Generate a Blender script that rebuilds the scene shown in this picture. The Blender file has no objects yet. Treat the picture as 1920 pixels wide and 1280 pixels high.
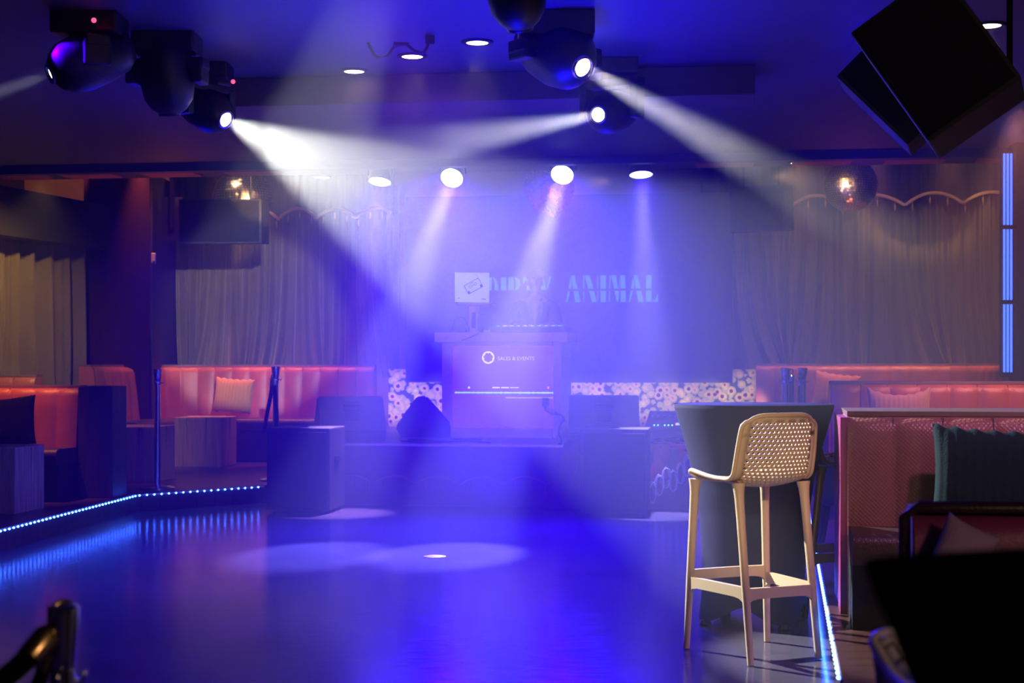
import bpy, bmesh, math, random
from mathutils import Vector, Matrix, noise
random.seed(7)
scene = bpy.context.scene
COL = scene.collection
PI = math.pi
F, H0, YH = 2900.0, 1.27, 686.0          # focal length in px, eye height, horizon row (from measurements)
YAW = math.radians(8)                     # the room is turned 8 degrees from the line of sight
RZ = -YAW
PLAT = 0.16                               # height of the lounge platforms
STG = 0.554                               # height of the stage
CEIL = 3.10

def W(px, py, d):
    """where in the room a sight line at distance d lands (used for measuring only)"""
    return Vector(((px-960)*d/F, d, H0-(py-YH)*d/F))
def GX(px, d): return (px-960)*d/F
def back_y(x, y0=18.3): return y0 - x*math.tan(YAW)

# ------------------------------------------------------------------ materials
MATS = {}
def mat(name, col, rough=0.5, metal=0.0, spec=0.5, bump=0.0, bscale=60.0, vary=0.0, vscale=4.0, sheen=0.0, emis=None, estr=0.0, coat=0.0, stretch=None, sample=True):
    if name in MATS: return MATS[name]
    m = bpy.data.materials.new(name); m.use_nodes = True
    nt = m.node_tree; N = nt.nodes; L = nt.links
    b = N['Principled BSDF']
    b.inputs['Base Color'].default_value = (*col, 1)
    b.inputs['Roughness'].default_value = rough
    b.inputs['Metallic'].default_value = metal
    b.inputs['Specular IOR Level'].default_value = spec
    if sheen: b.inputs['Sheen Weight'].default_value = sheen; b.inputs['Sheen Roughness'].default_value = .4
    if coat: b.inputs['Coat Weight'].default_value = coat
    if emis:
        b.inputs['Emission Color'].default_value = (*emis, 1); b.inputs['Emission Strength'].default_value = estr
    tc = N.new('ShaderNodeTexCoord')
    mp = N.new('ShaderNodeMapping'); L.new(tc.outputs['Object'], mp.inputs['Vector'])
    if stretch: mp.inputs['Scale'].default_value = stretch
    if bump:
        t = N.new('ShaderNodeTexNoise'); t.inputs['Scale'].default_value = bscale; t.inputs['Detail'].default_value = 4
        L.new(mp.outputs[0], t.inputs['Vector'])
        bm_ = N.new('ShaderNodeBump'); bm_.inputs['Strength'].default_value = bump; bm_.inputs['Distance'].default_value = .01
        L.new(t.outputs[0], bm_.inputs['Height']); L.new(bm_.outputs[0], b.inputs['Normal'])
    if vary:
        t = N.new('ShaderNodeTexNoise'); t.inputs['Scale'].default_value = vscale; t.inputs['Detail'].default_value = 6
        L.new(mp.outputs[0], t.inputs['Vector'])
        r = N.new('ShaderNodeValToRGB')
        lo = tuple(max(0, c*(1-vary)) for c in col); hi = tuple(min(1, c*(1+vary)) for c in col)
        r.color_ramp.elements[0].position = .3; r.color_ramp.elements[0].color = (*lo, 1)
        r.color_ramp.elements[1].position = .7; r.color_ramp.elements[1].color = (*hi, 1)
        L.new(t.outputs[0], r.inputs[0]); L.new(r.outputs[0], b.inputs['Base Color'])
    if not sample: m.cycles.emission_sampling = 'NONE'
    MATS[name] = m
    return m

black_plastic = mat('black_plastic', (.012,.012,.014), .42, bump=.15, bscale=250)
black_metal = mat('black_metal', (.015,.015,.018), .35, .3)
black_cab = mat('black_textured_paint', (.035,.035,.04), .55, bump=.5, bscale=220)
grille_m = mat('black_steel_grille', (.03,.03,.035), .45, .5, bump=.8, bscale=320)
chrome = mat('chrome', (.75,.75,.78), .12, 1.0)
brass = mat('brass', (.75,.52,.2), .25, 1.0)
leather = mat('tan_leather', (.44,.12,.045), .34, spec=.5, bump=.25, bscale=130, vary=.18, vscale=5)
leather_seat = mat('dark_leather', (.06,.03,.035), .35, bump=.2, bscale=130)
wood_panel = mat('dark_wood_panel', (.08,.045,.05), .5, vary=.35, vscale=3, stretch=(6,6,.6), bump=.2, bscale=20)
shelf_wood = mat('shelf_wood', (.20,.12,.08), .38, vary=.3, vscale=3, stretch=(.6,6,6))
block_wood = mat('pale_block_wood', (.62,.42,.28), .65, vary=.3, vscale=5, stretch=(7,7,.5), bump=.4, bscale=14)
plinth_m = mat('black_plinth', (.012,.012,.014), .5)
olive = mat('olive_velvet', (.19,.15,.065), .8, sheen=.5, spec=.1, vary=.12, vscale=2)
valance_m = mat('dark_valance_velvet', (.05,.04,.035), .85, sheen=.3, spec=.1)
gold_trim = mat('gold_fringe', (.80,.45,.18), .6, bump=.6, bscale=160)
burgundy = mat('burgundy_paint', (.035,.008,.016), .8, spec=.1, bump=.1, bscale=60)
dark_wall = mat('dark_wall_paint', (.03,.022,.03), .65)
warm_wall = mat('terracotta_wall_paint', (.45,.20,.09), .7)
ceil_m = mat('ceiling_paint', (.09,.075,.10), .55, bump=.08, bscale=40)
beam_m = mat('beam_paint', (.09,.05,.07), .5)
glow_tile_m = mat('glow_tinted_tile', (.75,.22,.13), .5)  # warm light patches put into the tile colour
white_plastic = mat('ivory_plastic', (.80,.60,.37), .42, bump=.05, bscale=300)
white_lacq = mat('white_lacquer', (.78,.74,.80), .35)
grey_alu = mat('brushed_aluminium', (.62,.66,.72), .35, .6)
spandex = mat('navy_spandex', (.018,.016,.06), .7, spec=.15, bump=.05, bscale=300)
spandex_black = mat('black_spandex', (.002,.002,.002), 1.0, spec=.0)
mustard = mat('mustard_corduroy', (.66,.30,.05), .85, sheen=.4, spec=.1, bump=.3, bscale=120)
tan_cord = mat('tan_corduroy', (.52,.30,.16), .85, sheen=.4, spec=.1, bump=.3, bscale=120)
navy_fur = mat('navy_plush', (.004,.004,.012), .95, spec=.05, bump=.6, bscale=80)
teal_cord = mat('teal_corduroy', (.011,.028,.038), .85, spec=.1, bump=.3, bscale=120)
lilac_cloth = mat('lilac_cloth', (.55,.38,.60), .8, sheen=.3)
rope_m = mat('black_velvet_rope', (.008,.008,.01), .9, sheen=.2, spec=.05)
cable_m = mat('black_rubber_cable', (.01,.01,.012), .45)
red_cloth = mat('red_cloth', (.55,.04,.04), .7, vary=.3, vscale=8)
purple_leather = mat('plum_leather', (.34,.055,.20), .38, bump=.2, bscale=120)
brown_plastic = mat('dark_brown_plastic', (.07,.035,.03), .4)
lens_white = mat('lamp_lens_lit', (.9,.9,.9), .3, emis=(1,.97,.92), estr=14, sample=False)
lens_par = mat('led_lens_lit', (.9,.9,.9), .3, emis=(.62,.72,1), estr=9, sample=False)
lens_off = mat('lamp_glass', (.03,.03,.05), .08, spec=.8)
down_m = mat('downlight_diffuser', (.9,.8,.7), .4, emis=(1,.74,.42), estr=7, sample=False)
red_led = mat('red_indicator', (.5,.02,.03), .4, emis=(1,.03,.08), estr=5, sample=False)
led_blue = mat('blue_led', (.2,.3,.9), .4, emis=(.03,.12,1.0), estr=44)
neon_blue = mat('blue_neon', (.1,.2,.9), .3, emis=(.05,.14,1.0), estr=2.4)
green_led = mat('green_indicator', (.2,.9,.5), .4, emis=(.25,1,.55), estr=3, sample=False)
cyan_disp = mat('cyan_display', (.1,.5,.8), .3, emis=(.15,.6,1), estr=1.6, sample=False)
mirror_m = mat('mirror_tiles', (.95,.8,.6), .28, 1.0)
red_mirror = mat('red_mirror_tiles', (.75,.05,.12), .16, 1.0)
skin_m = mat('skin', (.55,.33,.25), .5)
jacket_m = mat('dark_jacket', (.05,.045,.06), .7, sheen=.2)
shirt_m = mat('pale_shirt', (.55,.52,.58), .8)
trouser_m = mat('black_trousers', (.015,.015,.02), .8)
cap_m = mat('grey_cap', (.30,.28,.33), .8)
frost = mat('clear_plastic_wrap', (.5,.5,.55), .12, spec=.8)
screen_black = mat('matte_screen', (.035,.04,.05), .45)

def floor_material():
    m = bpy.data.materials.new('dark_dance_floor'); m.use_nodes = True
    nt = m.node_tree; N = nt.nodes; L = nt.links; b = N['Principled BSDF']
    tc = N.new('ShaderNodeTexCoord')
    n1 = N.new('ShaderNodeTexNoise'); n1.inputs['Scale'].default_value = 1.3; n1.inputs['Detail'].default_value = 8
    L.new(tc.outputs['Object'], n1.inputs['Vector'])
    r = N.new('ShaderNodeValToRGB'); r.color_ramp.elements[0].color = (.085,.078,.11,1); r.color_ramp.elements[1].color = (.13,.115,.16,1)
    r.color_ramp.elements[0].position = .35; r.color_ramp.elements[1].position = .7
    L.new(n1.outputs[0], r.inputs[0])
    mp = N.new('ShaderNodeMapping'); mp.inputs['Scale'].default_value = (3, 26, 1); mp.inputs['Rotation'].default_value = (0,0,.5)
    L.new(tc.outputs['Object'], mp.inputs['Vector'])
    n2 = N.new('ShaderNodeTexNoise'); n2.inputs['Scale'].default_value = 2.0; n2.inputs['Detail'].default_value = 6
    L.new(mp.outputs[0], n2.inputs['Vector'])
    vr = N.new('ShaderNodeMapRange'); vr.inputs['From Min'].default_value = .3; vr.inputs['From Max'].default_value = .75
    vr.inputs['To Min'].default_value = .12; vr.inputs['To Max'].default_value = .22
    L.new(n2.outputs[0], vr.inputs['Value']); L.new(vr.outputs[0], b.inputs['Roughness'])
    bp = N.new('ShaderNodeBump'); bp.inputs['Strength'].default_value = .025; bp.inputs['Distance'].default_value = .01
    L.new(n2.outputs[0], bp.inputs['Height']); L.new(bp.outputs[0], b.inputs['Normal'])
    L.new(r.outputs[0], b.inputs['Base Color']); b.inputs['Specular IOR Level'].default_value = .27
    return m
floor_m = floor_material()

def wood_floor_material():
    m = bpy.data.materials.new('reddish_plank_floor'); m.use_nodes = True
    nt = m.node_tree; N = nt.nodes; L = nt.links; b = N['Principled BSDF']
    tc = N.new('ShaderNodeTexCoord')
    br = N.new('ShaderNodeTexBrick'); br.inputs['Scale'].default_value = 1.0
    br.inputs['Color1'].default_value = (.11,.05,.045,1); br.inputs['Color2'].default_value = (.07,.033,.03,1); br.inputs['Mortar'].default_value = (.02,.012,.01,1)
    br.inputs['Brick Width'].default_value = 1.2; br.inputs['Row Height'].default_value = .14; br.inputs['Mortar Size'].default_value = .004
    L.new(tc.outputs['Object'], br.inputs['Vector'])
    L.new(br.outputs['Color'], b.inputs['Base Color']); b.inputs['Roughness'].default_value = .32
    return m
plank_m = wood_floor_material()

def sunflower_material():
    m = bpy.data.materials.new('sunflower_print'); m.use_nodes = True
    nt = m.node_tree; N = nt.nodes; L = nt.links; b = N['Principled BSDF']; b.inputs['Roughness'].default_value = .7
    tc = N.new('ShaderNodeTexCoord'); v = N.new('ShaderNodeTexVoronoi'); v.inputs['Scale'].default_value = 12; v.inputs['Randomness'].default_value = .75
    L.new(tc.outputs['Object'], v.inputs['Vector'])
    n = N.new('ShaderNodeTexNoise'); n.inputs['Scale'].default_value = 55
    L.new(tc.outputs['Object'], n.inputs['Vector'])
    ma = N.new('ShaderNodeMath'); ma.operation = 'MULTIPLY_ADD'; ma.inputs[1].default_value = .22; L.new(n.outputs[0], ma.inputs[0]); L.new(v.outputs['Distance'], ma.inputs[2])
    r = N.new('ShaderNodeValToRGB'); r.color_ramp.interpolation = 'CONSTANT'
    e = r.color_ramp.elements; e[0].position = 0; e[0].color = (.03,.015,.015,1); e[1].position = .36; e[1].color = (.75,.22,.03,1)
    for p, c in ((.42,(.85,.62,.05,1)), (.62,(.55,.50,.08,1)), (.80,(.05,.05,.02,1))):
        q = e.new(p); q.color = c
    L.new(ma.outputs[0], r.inputs[0]); L.new(r.outputs[0], b.inputs['Base Color'])
    return m
sunflower_m = sunflower_material()

def perforated_leather():
    m = bpy.data.materials.new('perforated_tan_leather'); m.use_nodes = True
    nt = m.node_tree; N = nt.nodes; L = nt.links; b = N['Principled BSDF']
    b.inputs['Base Color'].default_value = (.36,.15,.13,1); b.inputs['Roughness'].default_value = .36
    tc = N.new('ShaderNodeTexCoord'); mp = N.new('ShaderNodeMapping'); mp.inputs['Rotation'].default_value = (0, .785, 0)
    L.new(tc.outputs['Object'], mp.inputs['Vector'])
    ch = N.new('ShaderNodeTexVoronoi'); ch.inputs['Scale'].default_value = 75; ch.inputs['Randomness'].default_value = 0
    L.new(mp.outputs[0], ch.inputs['Vector'])
    bp = N.new('ShaderNodeBump'); bp.inputs['Strength'].default_value = .5; bp.inputs['Distance'].default_value = .006
    L.new(ch.outputs['Distance'], bp.inputs['Height']); L.new(bp.outputs[0], b.inputs['Normal'])
    return m
perf_leather = perforated_leather()

# ------------------------------------------------------------------ mesh helpers
class MB:
    def __init__(s): s.bm = bmesh.new()
    def box(s, c, size, rot=None, bevel=0.0, seg=2):
        r = bmesh.ops.create_cube(s.bm, size=1.0)
        vs = r['verts']
        M = Matrix.Translation(Vector(c)) @ ((rot.to_3x3().to_4x4() if isinstance(rot, Matrix) else Matrix.Rotation(rot, 4, 'Z')) if rot is not None else Matrix.Identity(4)) @ Matrix.Diagonal((*size, 1))
        bmesh.ops.transform(s.bm, matrix=M, verts=vs)
        if bevel:
            es = list({e for v in vs for e in v.link_edges})
            bmesh.ops.bevel(s.bm, geom=es, offset=bevel, segments=seg, affect='EDGES', profile=.6)
        return s
    def lathe(s, prof, n=24, M=None, caps=True):
        M = M or Matrix.Identity(4)
        rings = []
        for (r, z) in prof:
            rings.append([s.bm.verts.new(M @ Vector((r*math.cos(2*PI*i/n), r*math.sin(2*PI*i/n), z))) for i in range(n)])
        for a, b in zip(rings, rings[1:]):
            for i in range(n):
                s.bm.faces.new((a[i], a[(i+1)%n], b[(i+1)%n], b[i]))
        if caps:
            s.bm.faces.new(list(reversed(rings[0]))); s.bm.faces.new(rings[-1])
        return s
    def tube(s, pts, r, n=8, closed=False, sx=1.0):
        pts = [Vector(p) for p in pts]
        rs = r if isinstance(r, (list, tuple)) else [r]*len(pts)
        rings = []; up = None
        m = len(pts)
        for i, p in enumerate(pts):
            if closed: t = pts[(i+1)%m]-pts[i-1]
            else: t = pts[min(i+1, m-1)]-pts[max(i-1, 0)]
            t.normalize()
            if up is None:
                up = Vector((0,0,1)) if abs(t.z) < .9 else Vector((1,0,0))
            a = t.cross(up); 
            if a.length < 1e-5: a = t.cross(Vector((1,0,0)))
            a.normalize(); b = a.cross(t).normalized(); up = b
            rings.append([s.bm.verts.new(p + rs[i]*(sx*a*math.cos(2*PI*k/n)+b*math.sin(2*PI*k/n))) for k in range(n)])
        rng = range(m) if closed else range(m-1)
        for i in rng:
            A, B = rings[i], rings[(i+1)%m]
            for k in range(n): s.bm.faces.new((A[k], A[(k+1)%n], B[(k+1)%n], B[k]))
        if not closed:
            s.bm.faces.new(list(reversed(rings[0]))); s.bm.faces.new(rings[-1])
        return s
    def prism(s, poly, z0, z1, M=None):
        M = M or Matrix.Identity(4)
        a = [s.bm.verts.new(M @ Vector((x, y, z0))) for x, y in poly]; b = [s.bm.verts.new(M @ Vector((x, y, z1))) for x, y in poly]
        n = len(poly)
        s.bm.faces.new(list(reversed(a))); s.bm.faces.new(b)
        for i in range(n): s.bm.faces.new((a[i], a[(i+1)%n], b[(i+1)%n], b[i]))
        return s
    def grid(s, f, nu, nv, closed_u=False):
        V = [[s.bm.verts.new(f(i/nu, j/nv)) for j in range(nv+1)] for i in range(nu if closed_u else nu+1)]
        for i in range(nu):
            A = V[i]; B = V[(i+1) % len(V)]
            for j in range(nv): s.bm.faces.new((A[j], B[j], B[j+1], A[j+1]))
        return s
    def sphere(s, c, r, nu=16, nv=10, scale=(1,1,1), M=None):
        res = bmesh.ops.create_uvsphere(s.bm, u_segments=nu, v_segments=nv, radius=r)
        T = Matrix.Translation(Vector(c)) @ (M or Matrix.Identity(4)) @ Matrix.Diagonal((*scale, 1))
        bmesh.ops.transform(s.bm, matrix=T, verts=res['verts'])
        return s
    def sweep(s, path, prof):
        """path: list of (point2d, normal2d, arc); prof(arc) -> list of (offset, z)"""
        rows = [[s.bm.verts.new((p.x+n.x*o, p.y+n.y*o, z)) for (o, z) in prof(t)] for (p, n, t) in path]
        k = len(rows[0])
        for A, B in zip(rows, rows[1:]):
            for i in range(k): s.bm.faces.new((A[i], A[(i+1)%k], B[(i+1)%k], B[i]))
        s.bm.faces.new(rows[0]); s.bm.faces.new(list(reversed(rows[-1])))
        return s
    def build(s, name, material, parent=None, loc=None, rotz=0, smooth=False, angle=None):
        bmesh.ops.recalc_face_normals(s.bm, faces=s.bm.faces)
        me = bpy.data.meshes.new(name); s.bm.to_mesh(me); s.bm.free()
        me.materials.append(material)
        if smooth:
            for p in me.polygons: p.use_smooth = True
            if angle is not None: me.set_sharp_from_angle(angle=math.radians(angle))
        o = bpy.data.objects.new(name, me); COL.objects.link(o)
        if parent is not None: o.parent = parent
        if loc is not None: o.location = loc
        o.rotation_euler.z = rotz
        return o

def tag(o, label, cat, group=None, kind=None):
    o['label'] = label; o['category'] = cat
    if group: o['group'] = group
    if kind: o['kind'] = kind
    return o
def thing(name, label, cat, loc=(0,0,0), rotz=0, group=None):
    o = bpy.data.objects.new(name, None); COL.objects.link(o)
    o.location = loc; o.rotation_euler = (0, 0, rotz); o.empty_display_size = .1
    return tag(o, label, cat, group)
def struct(o):
    o['kind'] = 'structure'; return o
def copy_tree(o, parent=None):
    c = o.copy(); COL.objects.link(c)
    if parent is not None: c.parent = parent
    for ch in list(o.children): copy_tree(ch, c)
    return c
def align(D):
    """matrix turning +Z to D"""
    return Vector(D).to_track_quat('Z', 'Y').to_matrix().to_4x4()
def lamp(kind, name, loc, energy, color, parent=None, direction=None, angle=None, blend=.3, size=.05, vol=1.0, **kw):
    l = bpy.data.lights.new(name, kind); l.energy = energy; l.color = color
    if kind == 'SPOT':
        l.spot_size = math.radians(angle); l.spot_blend = blend; l.shadow_soft_size = size
    elif kind == 'POINT': l.shadow_soft_size = size
    elif kind == 'AREA':
        l.shape = 'RECTANGLE'; l.size, l.size_y = size
    o = bpy.data.objects.new(name, l); COL.objects.link(o)
    loc = Vector(loc)
    if parent is not None:
        o.parent = parent; loc = loc - Vector(parent.location)
    o.location = loc
    if direction is not None:
        o.rotation_mode = 'QUATERNION'; o.rotation_quaternion = Vector(direction).to_track_quat('-Z', 'Y')
    return o

# ------------------------------------------------------------------ the room
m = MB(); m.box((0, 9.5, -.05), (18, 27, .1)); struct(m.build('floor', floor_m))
LA, LB, LC = (-3.49,10.5), (-3.26,13.4), (-2.31,14.4)
RA, RB, RC = (1.175,5.5), (2.47,12.9), (1.53,14.0)
def ext(p, q, y): t = (y-p[1])/(q[1]-p[1]); return (p[0]+(q[0]-p[0])*t, y)
left_poly = [ext(LA, LB, 4.0), LB, LC, (-1.72, 15.0), (-1.72, 19.5), (-8, 20), (-8, 4.0)]
right_poly = [ext(RA, RB, 3.7), (8, 3.7), (8, 18.6), (1.75, 18.9), (1.75, 14.2), RC, RB]
m = MB(); m.prism(left_poly, 0, PLAT); struct(m.build('platform_left', plank_m))
m = MB(); m.prism(right_poly, 0, PLAT); struct(m.build('platform_right', plank_m))
stage_poly = [(-1.70,14.19), (1.62,13.72), (1.72,18.7), (-1.70,18.8)]
m = MB(); m.prism(stage_poly, 0, STG); struct(m.build('stage', mat('stage_board', (.10,.085,.10), .4, bump=.1, bscale=40)))
m = MB(); m.prism([(-1.71,14.175), (1.63,13.705), (1.63,13.74), (-1.71,14.21)], STG-.012, STG+.008); struct(m.build('trim_stage_edge', grey_alu))
# walls
def wall(name, x0, x1, y0, mt, z0=0, z1=4.3, th=.15):
    mm = MB(); cx = (x0+x1)/2; mm.box((0,0,(z0+z1)/2), ((x1-x0)/math.cos(YAW), th, z1-z0))
    return struct(mm.build(name, mt, loc=(cx, back_y(cx, y0)+th/2, 0), rotz=RZ))
wall('wall_back', -6.5, 7.5, 18.75, warm_wall)
def vwall(name, p, q, z0, z1, mt, th=.12):
    p = Vector(p); q = Vector(q); d = q-p; mm = MB(); mm.box((0,0,(z0+z1)/2), (d.length, th, z1-z0))
    return struct(mm.build(name, mt, loc=((p.x+q.x)/2, (p.y+q.y)/2, 0), rotz=math.atan2(d.y, d.x)))
vwall('wall_left', (-8.2, 3.0), (-6.2, 20.0), 0, 4.3, dark_wall)
vwall('wall_right', (5.4, 3.0), (7.4, 18.5), 0, 4.3, dark_wall)
vwall('wall_rear', (-8.5, -3.6), (8.5, -3.6), 0, 4.3, dark_wall)
vwall('wall_left_rear', (-8.2, -3.6), (-8.2, 3.0), 0, 4.3, dark_wall)
vwall('wall_right_rear', (5.4, -3.6), (5.4, 3.0), 0, 4.3, dark_wall)
# corner wall panel beside the left curtain
vwall('wall_left_corner', (-4.72, 17.15), (-4.19, 17.75), PLAT, 3.5, burgundy, .10)
vwall('wall_left_return', (-4.17, 17.8), (-4.17, 19.2), PLAT, 3.5, dark_wall, .06)
m = MB(); m.tube([(-4.185,17.72,1.2), (-4.185,17.72,H0+(YH-405)*17.72/F)], .012, 6); struct(m.build('trim_corner', mat('copper_edge', (.6,.22,.16), .4, .4)))
# ceilings
m = MB(); m.prism([(-8.6,-3.7), (7.6,-3.7), (7.6, back_y(7.6,14.55)), (-8.6, back_y(-8.6,14.55))], CEIL, CEIL+.12); struct(m.build('ceiling', ceil_m))
m = MB(); m.prism([(-8.6, back_y(-8.6,14.55)), (7.8, back_y(7.8,14.55)), (7.8,18.4), (-8.6,20.5)], 4.2, 4.3); struct(m.build('ceiling_back', dark_wall))
m = MB(); m.prism([(-8.6, back_y(-8.6,14.55)), (7.6, back_y(7.6,14.55)), (7.6, back_y(7.6,14.60)), (-8.6, back_y(-8.6,14.60))], CEIL+.12, 4.3); struct(m.build('ceiling_riser', dark_wall))
m = MB(); m.box((0,0,CEIL-.09), (3.3, .42, .18), bevel=.006); struct(m.build('ceiling_beam', beam_m, loc=(-.13, 9.83, 0), rotz=RZ))
m = MB(); m.box((0,0,CEIL-.035), (16, .12, .07)); struct(m.build('trim_ceiling_edge', ceil_m, loc=(-.5, back_y(-.5,13.62), 0), rotz=RZ))
# plates whose red stands in for orange light patches under the ceiling edge
for i, x in enumerate((-4.75, -4.05, -3.25, -2.45, 1.9, 2.75, 3.55, 4.35, -5.6)):
    mm = MB(); mm.box((0,0,0), (.52, .56, .02), bevel=.004)
    struct(mm.build('trim_glow_tile', glow_tile_m, loc=(x, back_y(x, 14.1), CEIL-.01), rotz=RZ))
# right pillar with the neon
m = MB(); m.box((4.66, 12.76, (CEIL+PLAT)/2), (1.06, .2, CEIL-PLAT)); struct(m.build('pillar_right', dark_wall))

# ------------------------------------------------------------------ upholstered benches
def path_from(pts, radius=.4, step=.018, side=1):
    """polyline with rounded corners -> dense [(p, n, arc)]; n to the left of travel times side"""
    P = [Vector(p) for p in pts]; out = [P[0]]
    for a, b, c in zip(P, P[1:], P[2:]):
        u = (a-b).normalized(); v = (c-b).normalized()
        r = min(radius, (a-b).length*.48, (c-b).length*.48)
        s0 = b+u*r; s1 = b+v*r
        for k in range(13):
            t = k/12; out.append((1-t)**2*s0+2*t*(1-t)*b+t*t*s1)
    out.append(P[-1])
    res = []; acc = 0.0
    segs = list(zip(out, out[1:]))
    total = sum((b-a).length for a, b in segs); n = max(8, int(total/step))
    lens = [0]
    for a, b in segs: lens.append(lens[-1]+(b-a).length)
    j = 0
    for i in range(n+1):
        t = total*i/n
        while j < len(segs)-1 and lens[j+1] < t: j += 1
        a, b = segs[j]; L = max(1e-6, (b-a).length); p = a+(b-a)*((t-lens[j])/L)
        res.append([p, t])
    R = []
    for i, (p, t) in enumerate(res):
        d = (res[min(i+2, n)][0]-res[max(i-2, 0)][0]).normalized()
        R.append((p, Vector((-d.y, d.x))*side, t))
    return R
def bench(label, pts, z_top, z_seat, z_floor, side=1, group='upholstered benches', back_leather=None, chan=.213, depth=.52, th=.16, radius=.4, shelf=None, seat=True, seat_pts=None, phase=0., lean=.05, legs=False):
    c = Vector(pts[0]); t = thing('banquette', label, 'bench', (c.x, c.y, z_floor), 0, group)
    loc = (-c.x, -c.y, -z_floor)
    P = path_from(pts, radius, .0178, side)
    def prof(s):
        b = .030*abs(math.sin(PI*(s+phase)/chan))**.45
        zb = z_seat-.04
        out = [(-th, zb), (-th, z_top-.012), (-th+.02, z_top)]
        out += [(-.035, z_top), (-.01+b*.4, z_top-.008), (.010+b*.8, z_top-.03), (.018+b, z_top-.07)]
        for k in range(1, 6):
            f = k/5; out.append((.018+b+lean*f, z_top-.07+(zb-z_top+.07)*f))
        return out
    m = MB(); m.sweep(P, prof); o = m.build('backrest', back_leather or leather, t, loc, smooth=True, angle=50)
    m = MB(); m.sweep(P, lambda s: [(-th-.005, z_top+.001), (-th-.005, z_top+.022), (-.03, z_top+.022), (-.025, z_top+.001)])
    m.build('top_rail', shelf_wood if shelf is None else shelf, t, loc)
    m = MB(); k = 0; j = 0
    while True:
        sk_ = k*chan-phase; k += 1
        if sk_ > P[-1][2]-.01: break
        if sk_ < .01: continue
        while P[j][2] < sk_ and j < len(P)-1: j += 1
        p_, n_, t_ = P[j]
        m.tube([(p_.x+n_.x*(o_+.003), p_.y+n_.y*(o_+.003), z_) for (o_, z_) in prof(sk_)[4:]], .0055, 6)
    if len(m.bm.verts): m.build('seam_piping', leather_seat, t, loc, smooth=True)
    if seat:
        S = path_from(seat_pts or pts, radius, .05, side)
        m = MB(); m.sweep(S, lambda s: [(-.02, z_seat-.13), (-.02, z_seat), (depth-.05, z_seat+.006), (depth-.015, z_seat-.012), (depth, z_seat-.05), (depth-.01, z_seat-.12), (depth-.04, z_seat-.13)])
        m.build('seat', leather_seat, t, loc, smooth=True, angle=45)
        m = MB(); m.sweep(S, lambda s: [(-th, z_floor), (-th, z_seat-.13), (depth-.06, z_seat-.13), (depth-.06, z_floor)])
        m.build('plinth', plinth_m, t, loc)
    return t, loc
# left, along the back curtain, curving toward the camera at its left end
yb = lambda px, y0: None
bl, _ = bench('long curved tan leather bench under the olive curtain left of the stage',
      [(-1.62, back_y(-1.62,17.95)), (-4.18, back_y(-4.18,17.88)), (-4.50, 16.6)], 1.262, .66, PLAT, side=1, radius=.55)
# left booth with a wooden end pier, facing the camera
t, loc = bench('orange-lit tan leather booth with a wooden end pier at left edge',
      [(-3.66,13.10), (-4.9,13.25)], 1.085, .585, PLAT, side=1, depth=.5, phase=.03)
m = MB(); m.box((-3.485, 13.17, (PLAT+1.10)/2), (.30, .36, 1.10-PLAT), rot=-.08, bevel=.01); m.build('end_pier', wood_panel, t, loc)
# bench behind it (back to back) and one on the left wall
bench('narrow bench end behind the left booth, its pale seat lit', [(-4.75, 14.02), (-3.78, 13.88)], 1.07, .60, PLAT, side=1, depth=.5)
bench('short orange-topped bench by the left curtain, behind the booth', [(-4.70, 15.25), (-5.6, 15.35)], 1.16, .62, PLAT, side=1, depth=.45)
# right, along the back curtain
bench('long curved tan leather bench under the olive curtain right of the stage',
      [(5.05, 14.3), (4.98, back_y(4.98,17.55)), (2.72, back_y(2.72,17.62))], 1.275, .66, PLAT, side=1, radius=.6)
bench('pink-lit leather bench in the middle of three rows at right', [(5.3,10.2), (4.75,11.1), (2.38,11.62)], 1.135, .60, PLAT, side=1, radius=.5, th=.3)
tn, ln = bench('perforated leather bench beside the ivory bar stool, teal cushion on it', [(3.4,6.62), (1.505,6.94)], 1.045, .56, PLAT, side=1, th=.62, back_leather=perf_leather, chan=.215, depth=.5, lean=.03)
m = MB(); m.box((1.545, 7.25, (PLAT+1.04)/2), (.04, .66, 1.04-PLAT), rot=-.165); m.build('side_panel', purple_leather, tn, ln)  # plum colour puts the violet light on this end into the leather
# low plum bench at right edge
tf, lf = bench('low plum leather bench with dark piping at right edge', [(2.4,4.38), (1.17,4.52)], .835, .46, PLAT, side=1, th=.12, back_leather=purple_leather, depth=.45, chan=.8, shelf=leather_seat)
m = MB(); m.tube([(1.15,4.53,PLAT), (1.15,4.53,.83), (1.19,4.525,.858), (2.4,4.39,.858)], .018, 8); m.build('piping', leather_seat, tf, lf, smooth=True)

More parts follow.
